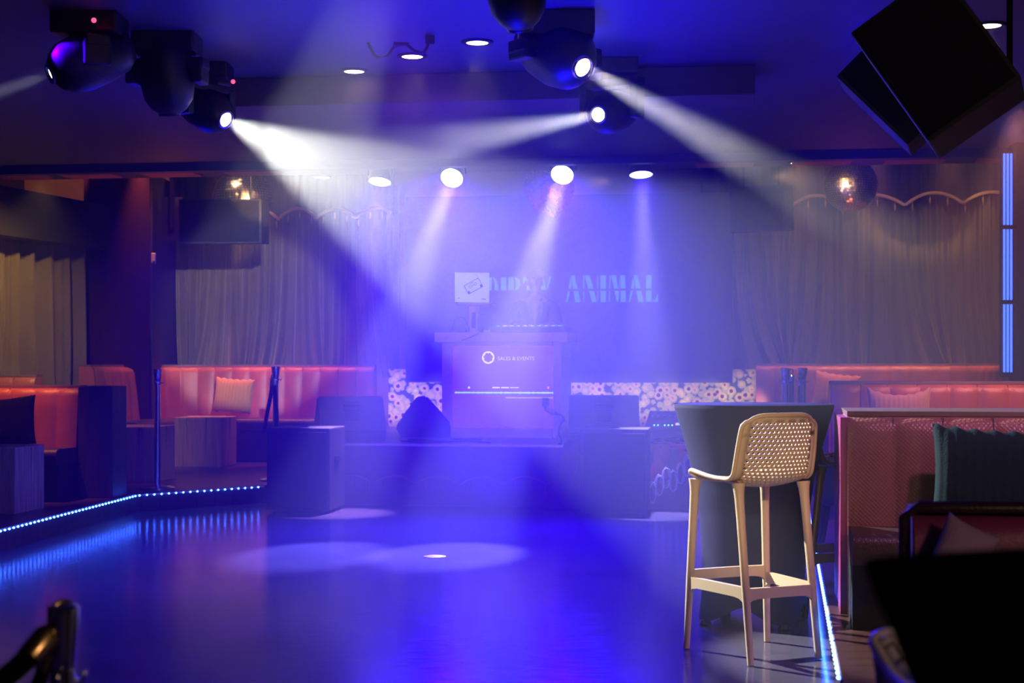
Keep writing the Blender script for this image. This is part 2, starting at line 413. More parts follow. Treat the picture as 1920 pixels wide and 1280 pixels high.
# ------------------------------------------------------------------ cushions
def cushion(label, loc, w, h, th, mt, ribs=12, rotz=0, lean=.25, roll=0, group='throw cushions', dent=0.0):
    m = MB()
    n = 56
    def shp(u, v, sgn):
        x = 2*u-1; y = 2*v-1
        e = max(0, (1-abs(x)**3.2)*(1-abs(y)**3.2))**.55
        pin = 1-.07*(1-abs(y)**2)*abs(x)**6
        pin2 = 1-.07*(1-abs(x)**2)*abs(y)**6
        rb = .006*abs(math.sin(PI*ribs*u)) if ribs else .003*noise.noise(Vector((x*14, y*14, sgn)))
        ed = .006*math.sin(PI*ribs*u*1.0) if ribs else .006*noise.noise(Vector((x*20,y*20,3)))
        zz = y*pin2*h/2 + ed*abs(y)**8 - dent*(1-x*x)*(y > 0)*y**2
        return Vector((x*pin*w/2, sgn*(th/2*e+rb*e**.3), zz))
    m.grid(lambda u, v: shp(u, v, 1), n, 28); m.grid(lambda u, v: shp(u, v, -1), n, 28)
    bmesh.ops.remove_doubles(m.bm, verts=m.bm.verts, dist=.0006)
    o = m.build('throw_cushion', mt, None, loc, smooth=True)
    o.rotation_euler = (-lean, roll, rotz)
    return tag(o, label, 'cushion', group)
cushion('mustard corduroy cushion on the left back bench above the wooden cube', W(438,741,17.72)+Vector((0,0,0)), .46, .40, .16, mustard, 12, rotz=RZ, lean=.18, roll=.06)
cushion('dark navy plush cushion leaning in the left booth', (-4.24,12.86,.80), .58, .42, .15, navy_fur, 0, rotz=-.05, lean=.22, roll=-.10)
cushion('mustard corduroy cushion on the right back bench behind the stanchions', W(1566,738,16.75), .50, .46, .15, mustard, 12, rotz=RZ-.3, lean=.2, roll=.12)
cushion('tan ribbed cushion on the middle right bench, its top edge dented', W(1686,776,11.30), .46, .40, .16, tan_cord, 13, rotz=RZ, lean=.15, dent=.05)
cushion('teal corduroy cushion on the right bench beside the bar stool', (2.06,6.62,.775), .52, .47, .17, teal_cord, 13, rotz=-.16, lean=.2, roll=.05)
cushion('lilac cushion leaning at the left end of the low plum bench', (1.25,4.36,.70), .16, .28, .10, lilac_cloth, 0, rotz=-.2, lean=.3, roll=.45)

# ------------------------------------------------------------------ wooden cube tables
def cube_table(label, x, y, s, h, rotz=RZ):
    t = thing('cube_table', label, 'side table', (x, y, PLAT), rotz, 'wooden cube tables')
    m = MB(); m.box((0,0,h/2), (s, s, h), bevel=.008); o = m.build('block', block_wood, t)
    for k, (cx, ln, sd) in enumerate(((-.12,.30,0), (.09,.42,0), (.02,.26,1))):
        m = MB(); n = 9; pts = []
        for i in range(n):
            zz = h-.004-ln*i/(n-1); off = .012*noise.noise(Vector((k*7.1+x, i*.9, 0)))
            pts.append((cx*s/.5+off, -s/2-.0005, zz) if sd == 0 else (s/2+.0005, cx+off, zz))
        m.tube(pts, [.004*(1-.8*i/(n-1)) for i in range(n)], 5); c = m.build('crack', plinth_m, t)
    return t
cube_table('pale wooden cube table in front of the left back bench', GX(386,17.25), 17.25, .535, .545)
cube_table('wooden cube table behind the left stanchion, partly hidden by the booth', -3.62, 15.05, .52, .53)
cube_table('wooden cube table cut by the left picture edge before the booth', -3.93, 11.85, .50, .50)
cube_table('wooden cube table wedged between the low plum bench and perforated bench', 1.70, 5.75, .30, .44)

# ------------------------------------------------------------------ curtains and valances
def curtain(label, p, q, z0, z1, folds, amp, seed, mt=olive, flare=0., nu=420, nv=30):
    p = Vector((*p, 0)); q = Vector((*q, 0)); d = (q-p); L = d.length; d.normalize(); n = Vector((d.y, -d.x, 0))
    def f(u, v):
        z = z1+(z0-z1)*v
        k = 1-(1-v)**1
        s = u*L
        ph = folds*u*2*PI + 1.7*noise.noise(Vector((u*folds*.55, seed, v*.5))) + 2.4*noise.noise(Vector((u*5, seed+9, 0)))
        a = amp*(.55+.6*abs(noise.noise(Vector((u*folds*.3, seed+3, v*.8)))))*(0.75+.35*v)
        o = a*math.sin(ph)+.45*a*math.sin(2.3*ph+seed)
        drag = flare*v**4*noise.noise(Vector((u*7, seed+20, 0)))
        o += .05*v**6*abs(noise.noise(Vector((u*26, seed+5, v*3))))*(flare > 0)*2
        pt = p+d*(s+drag)+n*(o+.02)
        return Vector((pt.x, pt.y, z))
    m = MB(); m.grid(f, nu, nv)
    o = m.build('curtain', mt, None, smooth=True)
    return tag(o, label, 'curtain', 'olive velvet curtains')
curtain('olive velvet curtain behind the left back bench, lavender in the haze', (-4.12, back_y(-4.12,18.45)), (-1.35, back_y(-1.35,18.45)), 1.14, 3.45, 17, .075, 1.3, flare=.35)
curtain('olive velvet curtain behind the right back bench', (2.52, back_y(2.52,18.2)), (6.6, back_y(6.6,18.2)), 1.14, 3.45, 20, .08, 4.7, flare=.5)
curtain('olive velvet curtain at the left edge with deep hanging folds', (-5.75, 13.9), (-4.72, 17.1), PLAT+.02, 2.85, 12, .12, 8.2, flare=.1)
m = MB(); m.prism([(-6.0,13.2), (-5.55,13.1), (-4.42,17.0), (-4.85,17.3)], 2.55, 3.03); tag(m.build('pelmet', mat('black_pelmet', (.02,.018,.02), .7)), 'black pelmet box over the left edge curtain', 'pelmet')

def valance(label, p, q, ztop, zlow, arch, period, seed):
    p = Vector((*p, 0)); q = Vector((*q, 0)); d = q-p; L = d.length; d.normalize(); n = Vector((d.y, -d.x, 0))
    t = thing('valance', label, 'valance', (p.x, p.y, zlow), 0, 'gold-fringed valances'); loc = (-p.x, -p.y, -zlow)
    def zb(s):
        k = (s/period+seed) % 1
        return zlow+arch*math.sin(PI*k)**.8+.02*noise.noise(Vector((s*2, seed, 0)))
    def f(u, v):
        s = u*L; z = ztop+(zb(s)-ztop)*v
        pt = p+d*s+n*(.03*math.sin(s*2*PI/.11+2*noise.noise(Vector((s*3, seed, 1))))*(1-.4*v))
        return Vector((pt.x, pt.y, z))
    m = MB(); m.grid(f, int(L/.02), 8); m.build('drape', valance_m, t, loc, smooth=True)
    pts = []; k = 0.
    while k <= L:
        pt = p+d*k+n*.05; pts.append((pt.x, pt.y, zb(k))); k += .03
    m = MB(); m.tube(pts, .02, 6); m.build('fringe_trim', gold_trim, t, loc, smooth=True)
    k = .06; me = None
    while k < L:
        pt = p+d*k+n*.05
        if me is None:
            m = MB(); m.lathe([(.002,0), (.004,-.03), (.010,-.045), (.008,-.075), (.003,-.11)], 6); o = m.build('tassel', gold_trim, t); me = o.data
        else:
            o = bpy.data.objects.new('tassel', me); COL.objects.link(o); o.parent = t
        o.location = (pt.x-p.x, pt.y-p.y, zb(k)-.018-zlow); k += period/3.3
    return t
valance('gold-fringed dark valance over the left back curtain', (-4.16, back_y(-4.16,18.2)), (-1.40, back_y(-1.40,18.2)), 3.75, 3.03, .12, .475, .1)
valance('gold-fringed dark valance over the right back curtain', (2.15, back_y(2.15,17.95)), (6.2, back_y(6.2,17.95)), 3.75, 3.06, .13, .63, .4)

# ------------------------------------------------------------------ stage back: printed panel, video wall with letters
x0, x1 = GX(722,18.0), GX(1416,18.0)
m = MB(); xc = (x0+x1)/2; m.box((0,0,.33), ((x1-x0), .04, .70)); tag(m.build('printed_panel', sunflower_m, None, (xc, back_y(xc,18.08), STG), RZ), 'yellow sunflower-print panel low along the stage back', 'panel')
xv0, xv1 = GX(760,17.9), GX(1366,17.9); xc = (xv0+xv1)/2; wv = (xv1-xv0)/math.cos(YAW)
vy = back_y(xc, 17.93)
vw = thing('video_wall', 'dark video wall behind the booth with teal stencil lettering', 'screen', (xc, vy, 1.08), RZ)
m = MB(); m.box((0,0,1.08), (wv, .10, 2.16), bevel=.006); m.build('screen_panel', screen_black, vw)
m = MB()
for i in (1, 2, 3): m.box((-wv/2+wv*i/4, -.051, 1.08), (.004, .004, 2.15))
for j in (1, 2, 3): m.box((0, -.051, 2.16*j/4), (wv, .004, .004))
m.build('panel_seam', plinth_m, vw)
GLY = {
 'D': (.78, [[(0,0),(.34,0),(.34,1),(0,1)], [(.42,1),(.5,.99),(.66,.9),(.75,.74),(.78,.5),(.75,.26),(.66,.1),(.5,.01),(.42,0),(.52,.2),(.54,.5),(.52,.8)]]),
 'I': (.34, [[(0,0),(.34,0),(.34,1),(0,1)]]),
 'R': (.80, [[(0,0),(.34,0),(.34,1),(0,1)], [(.42,1),(.6,.97),(.72,.88),(.76,.74),(.70,.58),(.58,.5),(.42,.48),(.5,.74)], [(.44,.46),(.6,.46),(.84,0),(.52,0)]]),
 'T': (.80, [[(.24,0),(.56,0),(.56,1),(.24,1)], [(0,1),(.20,1),(.20,.9),(.03,.74),(0,.74)], [(.60,1),(.80,1),(.80,.74),(.77,.74),(.60,.9)]]),
 'Y': (.86, [[(0,1),(.34,1),(.56,.5),(.56,0),(.26,0),(.26,.46)], [(.72,1),(.86,1),(.62,.52),(.58,.60)]]),
 'A': (.92, [[(.30,1),(.54,1),(.92,0),(.58,0)], [(.27,.93),(.36,.66),(.10,0),(0,0)]]),
 'N': (.92, [[(0,0),(.07,0),(.07,1),(0,1)], [(.09,1),(.42,1),(.84,0),(.55,0),(.12,.92)], [(.86,.05),(.92,.05),(.92,1),(.86,1)]]),
 'M': (1.1, [[(.02,0),(.09,0),(.15,1),(.08,1)], [(.18,1),(.48,1),(.66,.18),(.52,0)], [(.74,1),(1.03,1),(1.08,0),(.76,0)], [(.57,.0),(.61,.0),(.72,.8),(.71,1)]]),
 'L': (.74, [[(0,0),(.34,0),(.34,1),(0,1)], [(.38,0),(.74,0),(.74,.28),(.70,.28),(.56,.08),(.38,.05)]]),
}
letter_m = mat('teal_lit_letters', (.1,.3,.32), .5, emis=(.12,.55,.60), estr=.45, sample=False)
def letters(word, px0, px1, py0, py1, upper_only=False):
    tot = sum(GLY[c][0] for c in word)+.14*(len(word)-1)
    zt = H0+(YH-py0)*vy/F; zb = H0+(YH-py1)*vy/F; hh = zt-zb; wtot = GX(px1,vy)-GX(px0,vy); sc = wtot/tot
    x = (GX(px0,vy)-xc)/math.cos(YAW)
    for c in word:
        w, polys = GLY[c]; m = MB()
        for P in polys: m.prism([(px*sc, py*hh) for px, py in P], 0, .006)
        split = .47*hh
        keep = []
        def cut(b, z, clear_in, clear_out):
            bmesh.ops.bisect_plane(b, geom=b.verts[:]+b.edges[:]+b.faces[:], plane_co=(0,z,0), plane_no=(0,1,0), clear_inner=clear_in, clear_outer=clear_out)
        top = m.bm.copy(); cut(top, split+.03*hh, True, False)
        low = m.bm
        if upper_only: m.bm = top
        else:
            cut(low, split-.05*hh, False, True)
            tmp = bpy.data.meshes.new('t'); top.to_mesh(tmp); low.from_mesh(tmp); bpy.data.meshes.remove(tmp)
        o = m.build('letter', letter_m, vw)
        o.rotation_euler = (PI/2, 0, 0); o.location = (x, -.052, zb-1.08)
        x += (w+.14)*sc
letters('DIRTY', 913, 1036, 519, 568, True)
letters('ANIMAL', 1062, 1234, 517, 567)

# ------------------------------------------------------------------ DJ booth and what stands on it
BY = 15.5; BR = -math.radians(10)
bx = GX(940, BY)
booth = thing('dj_booth', 'white DJ booth with a lit violet screen front on the stage', 'booth', (bx, BY, STG), BR)
bw, bd, bh = 1.215, .72, .955
m = MB()
m.box((-bw/2+.05, .02, bh/2), (.10, .06, bh), bevel=.004); m.box((bw/2-.04, .02, bh/2), (.08, .06, bh), bevel=.004)
m.box((0, .02, .045), (bw-.19, .058, .09)); m.box((0, .02, bh-.01), (bw-.19, .058, .02)); m.build('front_frame', white_lacq, booth)
m = MB(); m.box((bw/2-.012, .05+(bd-.05)/2, bh/2), (.024, bd-.05, bh)); m.box((-bw/2+.012, .05+(bd-.05)/2, bh/2), (.024, bd-.05, bh)); m.box((0, .1, bh/2), (bw-.06, .06, bh-.02)); m.build('cabinet', white_lacq, booth)
m = MB(); m.box((.005, bd/2-.03, bh+.048), (bw+.13, bd+.12, .096), bevel=.006); m.build('countertop', white_lacq, booth)
sm = mat('violet_screen', (.05,.03,.1), .12, emis=(.30,.07,.95), estr=.55, sample=False)
m = MB(); m.box((.01, .045, bh/2+.03), (bw-.18, .03, bh-.13)); scr = m.build('screen', sm, booth)
wht = mat('screen_white', (.5,.5,.5), .4, emis=(.85,.85,1), estr=1.2, sample=False)
cy = mat('screen_cyan', (.2,.4,.5), .4, emis=(.30,.62,1), estr=1.3, sample=False)
SX = lambda px: (px-940)/F*BY; SZ = lambda py: H0-(py-YH)*BY/F-STG
fy = .0285
m = MB()
cz, cx_ = SZ(670), SX(914)
for k in range(48):
    a0 = 2*PI*k/48; a1 = 2*PI*(k+1)/48; wv_ = lambda a: .048+.004*math.sin(7*a); r1 = .062
    q = [m.bm.verts.new((cx_+r*math.cos(a), fy, cz+r*math.sin(a))) for r, a in ((wv_(a0),a0),(r1,a0),(r1,a1),(wv_(a1),a1))]
    m.bm.faces.new(q)
m.build('ring_logo', wht, scr)
def text_mesh(name, body, size, mt, parent, loc, rot, align='LEFT', ext=.0):
    cu = bpy.data.curves.new(name, 'FONT'); cu.body = body; cu.size = size; cu.align_x = align; cu.extrude = ext; cu.resolution_u = 3
    tmp = bpy.data.objects.new('tmp_text', cu); COL.objects.link(tmp)
    bpy.context.view_layer.update()
    dg = bpy.context.evaluated_depsgraph_get(); me = bpy.data.meshes.new_from_object(tmp.evaluated_get(dg))
    bpy.data.objects.remove(tmp); bpy.data.curves.remove(cu)
    me.materials.clear(); me.materials.append(mt)
    o = bpy.data.objects.new(name, me); COL.objects.link(o); o.parent = parent; o.location = loc; o.rotation_euler = rot
    return o
text_mesh('logo_text', 'SALES & EVENTS', .052, mat('screen_text', (.5,.5,.5), .4, emis=(.7,.6,1), estr=.85, sample=False), scr, (SX(932), fy, SZ(675)), (PI/2,0,0))
m = MB()
n = 150
for i in range(n):
    x = SX(850)+(SX(1040)-SX(850))*i/n; hh = .010+.016*abs(noise.noise(Vector((i*.31,0,0))))+.010*(i % 7 == 0)
    m.box((x, fy, SZ(736)), (.0052, .001, hh))
m.box(((SX(850)+SX(1040))/2, fy, SZ(736)), (SX(1040)-SX(850), .001, .010)); m.build('waveform', cy, scr)
m = MB()
for i in range(34): m.box((SX(948)+i*(SX(1038)-SX(948))/34, fy, SZ(745.5)), (.006, .001, .009))
m.box((SX(929), fy, SZ(726.5)), (.075, .001, .010)); m.box((SX(946), fy, SZ(726.5)), (.08, .001, .010)); m.box((SX(964), fy, SZ(726.5)), (.09, .001, .006)); m.build('track_readout', wht, scr)
for px, mt in ((877, wht), (1028, mat('screen_red', (.5,.1,.1), .4, emis=(1,.25,.45), estr=1.1, sample=False))):
    m = MB(); m.lathe([(.011,0), (.011,.001)], 12, Matrix.Translation((SX(px), fy, SZ(726.5))) @ Matrix.Rotation(PI/2, 4, 'X')); m.build('marker_dot', mt, scr)
TOP = STG+bh+.096
def on_booth(px, dy):        # world spot on the counter, dy behind its front edge
    x = SX(px); c, s = math.cos(BR), math.sin(BR)
    return (bx+x*c-dy*s, BY+x*s+dy*c, TOP)
# laptop stand + laptop
p = on_booth(880, .16)
st = thing('laptop_stand', 'pale metal laptop stand on the left of the DJ booth', 'stand', p, BR)
m = MB(); m.box((0,.05,.005), (.15,.22,.01), bevel=.003); m.build('foot', grey_alu, st)
m = MB(); tilt = Matrix.Translation((0,.0,.0)) @ Matrix.Rotation(-.06, 4, 'X')
for sx, w in ((-.034,.026), (.036,.022)): m.box(tilt @ Vector((sx, 0, .14)), (w, .012, .26), tilt)
m.box(tilt @ Vector((0,0,.245)), (.094,.012,.06), tilt); m.box(tilt @ Vector((0,0,.03)), (.094,.012,.045), tilt); m.build('post', grey_alu, st)
text_mesh('stand_print', 'STAND', .05, plinth_m, st, (.048, -.012, .06), (PI/2, -PI/2, 0)) if False else None
m = MB(); m.box((0,.08,.285), (.26,.22,.010), bevel=.003); m.build('tray', grey_alu, st)
lp = thing('laptop', 'open laptop on the booth stand, glowing white lid with a cassette drawing', 'laptop', (p[0], p[1], p[2]+.291), BR)
m = MB(); m.box((.02,.10,.008), (.36,.25,.016), bevel=.004); m.build('base', grey_alu, lp)
lid_m = mat('glowing_laptop_lid', (.8,.9,.92), .4, emis=(.62,.95,1), estr=.28, sample=False)  # emission added so the lid glows by itself
LR = Matrix.Translation((-.005,-.03,.02)) @ Matrix.Rotation(.10, 4, 'X') @ Matrix.Rotation(.02, 4, 'Y')
m = MB(); m.box(LR @ Vector((0,0,.15)), (.355,.008,.30), LR, bevel=.004); lid = m.build('lid', lid_m, lp)
ink = mat('purple_ink', (.05,.03,.22), .6)
m = MB()
CR = LR @ Matrix.Translation((.015,-.0062,.165)) @ Matrix.Rotation(-.50, 4, 'Y')
for (x,z,w,h_) in ((0,.048,.17,.007), (0,-.048,.17,.009), (-.083,0,.007,.10), (.083,0,.007,.10), (0,-.028,.12,.002), (-.07,-.036,.02,.03), (.07,-.036,.02,.03), (0,.03,.06,.003), (0,.037,.03,.003)):
    m.box(CR @ Vector((x,0,z)), (w,.0015,h_), CR)
for sx in (-.03,.03):
    for k in range(16):
        a = 2*PI*k/16; m.box(CR @ Vector((sx+.013*math.cos(a),0,.008+.013*math.sin(a))), (.006,.0015,.004), CR)
for k in range(6): m.box(CR @ Vector((-.008+.004*k,0,.008+.008*(k%2))), (.003,.0015,.010), CR)
pts = [CR @ Vector((.07+.02*math.sin(k*.5), -.001, .05+.006*k)) for k in range(9)]
m.tube(pts, .0016, 5)
for (x,z) in ((-.135,.04), (.12,.035), (.135,.035), (.105,.035)): m.box(LR @ Vector((x,-.0062,z)), (.012,.0015,.010), LR)
for (x,z) in ((-.10,.10), (-.085,.105), (-.09,.09)): m.box(LR @ Vector((x,-.0062,z)), (.007,.0015,.003), LR)
m.build('cassette_drawing', ink, lid)
# controller
p = on_booth(990, .26)
dc = thing('dj_controller', 'black DJ controller with lit pads on the booth top', 'controller', p, BR)
m = MB(); m.box((0,0,.035), (.76,.38,.06), bevel=.006); m.build('chassis', black_plastic, dc)
for sx in (-.24,.24):
    m = MB(); m.lathe([(.085,.066), (.085,.078), (.08,.082), (.0,.082)], 28, Matrix.Translation((sx,.02,0)), caps=False); m.build('jog_wheel', grey_alu, dc, smooth=True, angle=30)
for k in range(12):
    m = MB(); m.lathe([(.009,.065), (.008,.09), (.0,.09)], 10, Matrix.Translation((-.09+.06*(k%4), .14-.06*(k//4), 0)), caps=False); m.build('knob', grey_alu, dc)
for k in range(10):
    m = MB(); m.box((-.32+.07*k, -.155, .068), (.03,.03,.008)); m.build('pad', wht if k % 3 else cyan_disp, dc)
# headphones lying on counter
p = on_booth(856, .14)
hp = thing('headphones', 'dark headphones lying beside the laptop stand', 'headphones', p, BR)
m = MB(); m.tube([(.075*math.cos(a), 0, .075+.085*math.sin(a)) for a in [PI*k/16 for k in range(17)]], .009, 8); m.build('headband', black_plastic, hp, smooth=True)
for sx in (-.075,.075):
    m = MB(); m.lathe([(.0,-.02), (.036,-.018), (.04,0), (.034,.018), (.0,.02)], 18, Matrix.Translation((sx,0,.042)) @ Matrix.Rotation(PI/2,4,'Y'), caps=False); m.build('ear_cup', black_plastic, hp, smooth=True)
def cable(name, label, pts, r=.006, cat='cable', group=None, mt=None, sub=10):
    P = [Vector(p) for p in pts]; out = []
    for i in range(len(P)-1):
        p0, p1, p2, p3 = P[max(i-1,0)], P[i], P[i+1], P[min(i+2,len(P)-1)]
        for k in range(sub):
            t = k/sub; out.append(.5*((2*p1)+(-p0+p2)*t+(2*p0-5*p1+4*p2-p3)*t*t+(-p0+3*p1-3*p2+p3)*t**3))
    out.append(P[-1]); m = MB(); m.tube(out, r, 7)
    return tag(m.build(name, mt or cable_m, smooth=True), label, cat, group)
cable('audio_cable', 'thin cable trailing over the front edge of the booth top', [W(906,612,15.72), W(903,620,15.55), W(893,627,15.385), W(880,633,15.385), W(866,638,15.385)], .004)
m = MB(); c = on_booth(910,.05); m.box((0,0,.014), (.06,.022,.026), bevel=.004); tag(m.build('usb_hub', mat('white_adapter', (.7,.85,.85), .4), None, c, BR), 'small white cable adapter on the booth top', 'adapter')
# power adapter on booth front with its lead
c = W(1023,754,15.35)
pa = thing('power_adapter', 'black plug adapter on the booth front right', 'plug', c, BR)
m = MB(); m.box((0,0,0), (.065,.06,.09), bevel=.008); m.build('plug_body', black_plastic, pa)
m = MB(); m.lathe([(.012,-.085), (.016,-.045)], 10); m.build('strain_relief', black_plastic, pa)
cable('power_cable', 'black cable looping from the booth plug down to the stage edge', [W(1023,768,15.33), W(1032,775,15.2), W(1050,778,15.1), W(1058,785,15.0), W(1050,797,14.9), W(1048,812,14.6), W(1052,826,14.35), W(1049,833,14.1)], .012)
cable('power_cable', 'thin lead dangling beside the thick booth cable', [W(1028,766,15.32), W(1044,772,15.2), W(1052,800,15.0), W(1044,822,14.5), W(1056,834,14.1)], .004)

# ------------------------------------------------------------------ the DJ
DX, DY = GX(1003,16.45), 16.45
person = None
def skin_obj(name, nodes, edges, mt, parent=None, loc=None, sub=2):
    me = bpy.data.meshes.new(name); me.from_pydata([n[:3] for n in nodes], edges, []); me.update()
    o = bpy.data.objects.new(name, me); COL.objects.link(o)
    sk = o.modifiers.new('Skin', 'SKIN'); sk.use_smooth_shade = True
    for v, n in zip(me.skin_vertices[0].data, nodes): v.radius = (n[3], n[4] if len(n) > 4 else n[3])
    me.skin_vertices[0].data[0].use_root = True
    ss = o.modifiers.new('Sub', 'SUBSURF'); ss.levels = sub; ss.render_levels = sub
    bpy.context.view_layer.update()
    dg = bpy.context.evaluated_depsgraph_get(); me2 = bpy.data.meshes.new_from_object(o.evaluated_get(dg))
    bpy.data.objects.remove(o); bpy.data.meshes.remove(me)
    me2.materials.clear(); me2.materials.append(mt)
    for p in me2.polygons: p.use_smooth = True
    me2.name = name
    o = bpy.data.objects.new(name, me2); COL.objects.link(o)
    if parent is not None: o.parent = parent
    if loc is not None: o.location = loc
    return o
nodes = [(0,0,.93,.14,.10), (0,0,1.15,.13,.095), (0,.0,1.33,.15,.10), (0,.0,1.44,.07,.06), (0,-.01,1.50,.048), (0,-.015,1.55,.05)]
edges = [(0,1),(1,2),(2,3),(3,4),(4,5)]
def add(par, *ns):
    for n in ns:
        nodes.append(n); edges.append((par, len(nodes)-1)); par = len(nodes)-1
    return par
for s in (-1, 1):
    add(0, (s*.09,0,.84,.085), (s*.10,-.01,.48,.055), (s*.105,.02,.10,.04), (s*.11,-.02,.05,.035), (s*.12,-.14,.03,.03))
    wr = add(2, (s*.13,0,1.38,.065), (s*.20,.0,1.36,.055), (s*.25,.02,1.12,.042), (s*.19,-.22,1.15,.03), (s*.18,-.255,1.152,.026), (s*.175,-.31,1.155,.034,.018))
    for k, (ox, ln, oz) in enumerate(((-.03,.062,0), (-.010,.072,.004), (.010,.067,.003), (.029,.052,-.002))):
        add(wr, (s*.175+ox,-.335,1.154+oz,.0095), (s*.175+ox*1.1,-.335-ln*.55,1.145+oz,.0085), (s*.175+ox*1.15,-.335-ln,1.128,.007))
    add(wr, (s*.175-s*.04,-.30,1.148,.010), (s*.175-s*.055,-.335,1.138,.008))
person = skin_obj('person', nodes, edges, skin_m, None, (DX, DY, STG))
# the head goes into the same mesh
hm = bmesh.new(); hm.from_mesh(person.data)
def headpt(u, v):
    th = 2*PI*u; ph = PI*v
    x = math.sin(ph)*math.sin(th); y = -math.sin(ph)*math.cos(th); z = math.cos(ph)
    fx, fy_, fz = x*.077, y*.097, z*.118
    if z < -.2: fx *= 1-.28*(-z-.2)/.8; 
    if y < 0 and z < -.3: fy_ -= .008
    g = lambda ax, az, w: math.exp(-(((fx-ax)/w)**2+((fz-az)/w)**2)) if y < 0 else 0
    fy_ -= .026*g(0,-.022,.013)+.012*g(0,.0,.010)+.006*g(.0,-.062,.016)+.006*(g(.03,.022,.014)+g(-.03,.022,.014))
    fy_ += .010*(g(.03,.004,.011)+g(-.03,.004,.011))+.004*g(0,-.050,.010)
    if abs(x) > .92 and -.25 < z < .2 and y > -.35 and y < .2: fx *= 1.17
    return Vector((fx, fy_-.03, fz+1.60))
M1 = MB(); M1.grid(headpt, 48, 32, True); tmp = bpy.data.meshes.new('t'); M1.bm.to_mesh(tmp); M1.bm.free(); hm.from_mesh(tmp); bpy.data.meshes.remove(tmp)
hm.to_mesh(person.data); hm.free()
for p_ in person.data.polygons: p_.use_smooth = True
tag(person, 'person in a flat cap and open dark jacket standing behind the DJ booth', 'person')
jn = [(0,.005,.88,.165,.125), (0,.005,1.12,.155,.115), (0,.005,1.33,.172,.118), (0,.01,1.42,.10,.085)]; je = [(0,1),(1,2),(2,3)]
for s in (-1,1):
    b0 = len(jn); jn += [(s*.14,.0,1.385,.082), (s*.205,.0,1.36,.070), (s*.255,.022,1.12,.056), (s*.198,-.19,1.148,.043)]; je += [(2,b0),(b0,b0+1),(b0+1,b0+2),(b0+2,b0+3)]
skin_obj('jacket', jn, je, jacket_m, person)
m = MB(); m.grid(lambda u, v: Vector(((2*u-1)*.052*(1-v)**.8, -.128-.012*math.cos((2*u-1)*1.4)-.006*v, 1.425-.30*v)), 8, 10); m.build('shirt', shirt_m, person, smooth=True)
for s in (-1,1):
    m = MB(); m.grid(lambda u, v: Vector((s*(.055*(1-v)**.8+.045*u*(1-.5*abs(2*v-.8))), -.142+.02*u-.004*v, 1.43-.31*v)), 4, 10); m.build('lapel', mat('jacket_lapel', (.10,.09,.12), .6), person, smooth=True)
tn_ = [(0,0,.95,.15,.115), (0,0,.86,.15,.11)]; te = [(0,1)]
for s in (-1,1):
    b0 = len(tn_); tn_ += [(s*.09,0,.78,.10), (s*.10,-.01,.48,.075), (s*.105,.015,.10,.06)]; te += [(1,b0),(b0,b0+1),(b0+1,b0+2)]
skin_obj('trousers', tn_, te, trouser_m, person)
for s in (-1,1):
    m = MB(); m.box((s*.117,-.05,.035), (.095,.28,.07), bevel=.025, seg=3); m.build('shoe', trouser_m, person, smooth=True)
m = MB(); m.lathe([(.094,1.635), (.106,1.66), (.112,1.69), (.095,1.72), (.05,1.735), (0,1.738)], 28, Matrix.Translation((0,-.01,0)) @ Matrix.Diagonal((.92,1.12,1,1)), caps=False)
m.box((0,-.135,1.645), (.15,.10,.014), bevel=.006); m.build('cap', cap_m, person, smooth=True, angle=50)
m = MB()
for s in (-1,1): m.sphere((s*.029,-.108,1.606), .011, 12, 8)
m.build('eyes', mat('eye_white', (.5,.5,.5), .2), person, smooth=True)
m = MB(); m.lathe([(.0835,1.575), (.087,1.60), (.088,1.64)], 24, Matrix.Translation((0,.0,0)) @ Matrix.Diagonal((.92,1.05,1,1)), caps=False)
bmesh.ops.delete(m.bm, geom=[v for v in m.bm.verts if v.co.y < -.01], context='VERTS'); m.build('hair', mat('dark_hair', (.02,.015,.012), .6), person, smooth=True)
m = MB(); m.tube([(-.024,-.112,1.551), (-.01,-.121,1.552), (0,-.123,1.550), (.01,-.121,1.552), (.024,-.112,1.551)], [.002,.005,.005,.005,.002], 6); m.build('lips', mat('lip', (.35,.13,.12), .5), person, smooth=True)

# ------------------------------------------------------------------ stage front: skirt, monitors, subs, mixer
def lerp(a, b, t): return a+(b-a)*t
sk = thing('stage_skirt', 'dark draped skirt with dim gold scallops along the stage front', 'skirt', (-1.3,14.1,0))
def skf(u, v):
    x = lerp(-1.68, 1.6, u); y = lerp(14.17, 13.70, u)-.03; o = .02*math.sin(u*46+1.2*noise.noise(Vector((u*9,0,0))))
    return Vector((x+1.3, y-14.1-o, lerp(STG-.02, .01, v)))
m = MB(); m.grid(skf, 220, 10); m.build('drape', mat('plum_skirt', (.07,.035,.06), .75, sheen=.2), sk, smooth=True)
pts = []
for k in range(121):
    u = k/120; x = lerp(-1.66,1.58,u); y = lerp(14.17,13.70,u)-.062; pts.append((x+1.3, y-14.1, .20+.075*abs(math.sin(u*PI*8.2))**.8))
m = MB(); m.tube(pts, .014, 6); m.build('fringe_trim', mat('dim_fringe', (.16,.07,.06), .7), sk, smooth=True)  # gold trim darkened in colour to look faintly lit
for k in range(24):
    u = (k+.5)/24; x = lerp(-1.66,1.58,u); y = lerp(14.17,13.70,u)-.062
    m = MB(); m.lathe([(.003,0), (.010,-.03), (.006,-.07), (.002,-.09)], 6, Matrix.Translation((x+1.3, y-14.1, .19+.075*abs(math.sin(u*PI*8.2))**.8))); m.build('tassel', MATS['dim_fringe'], sk)

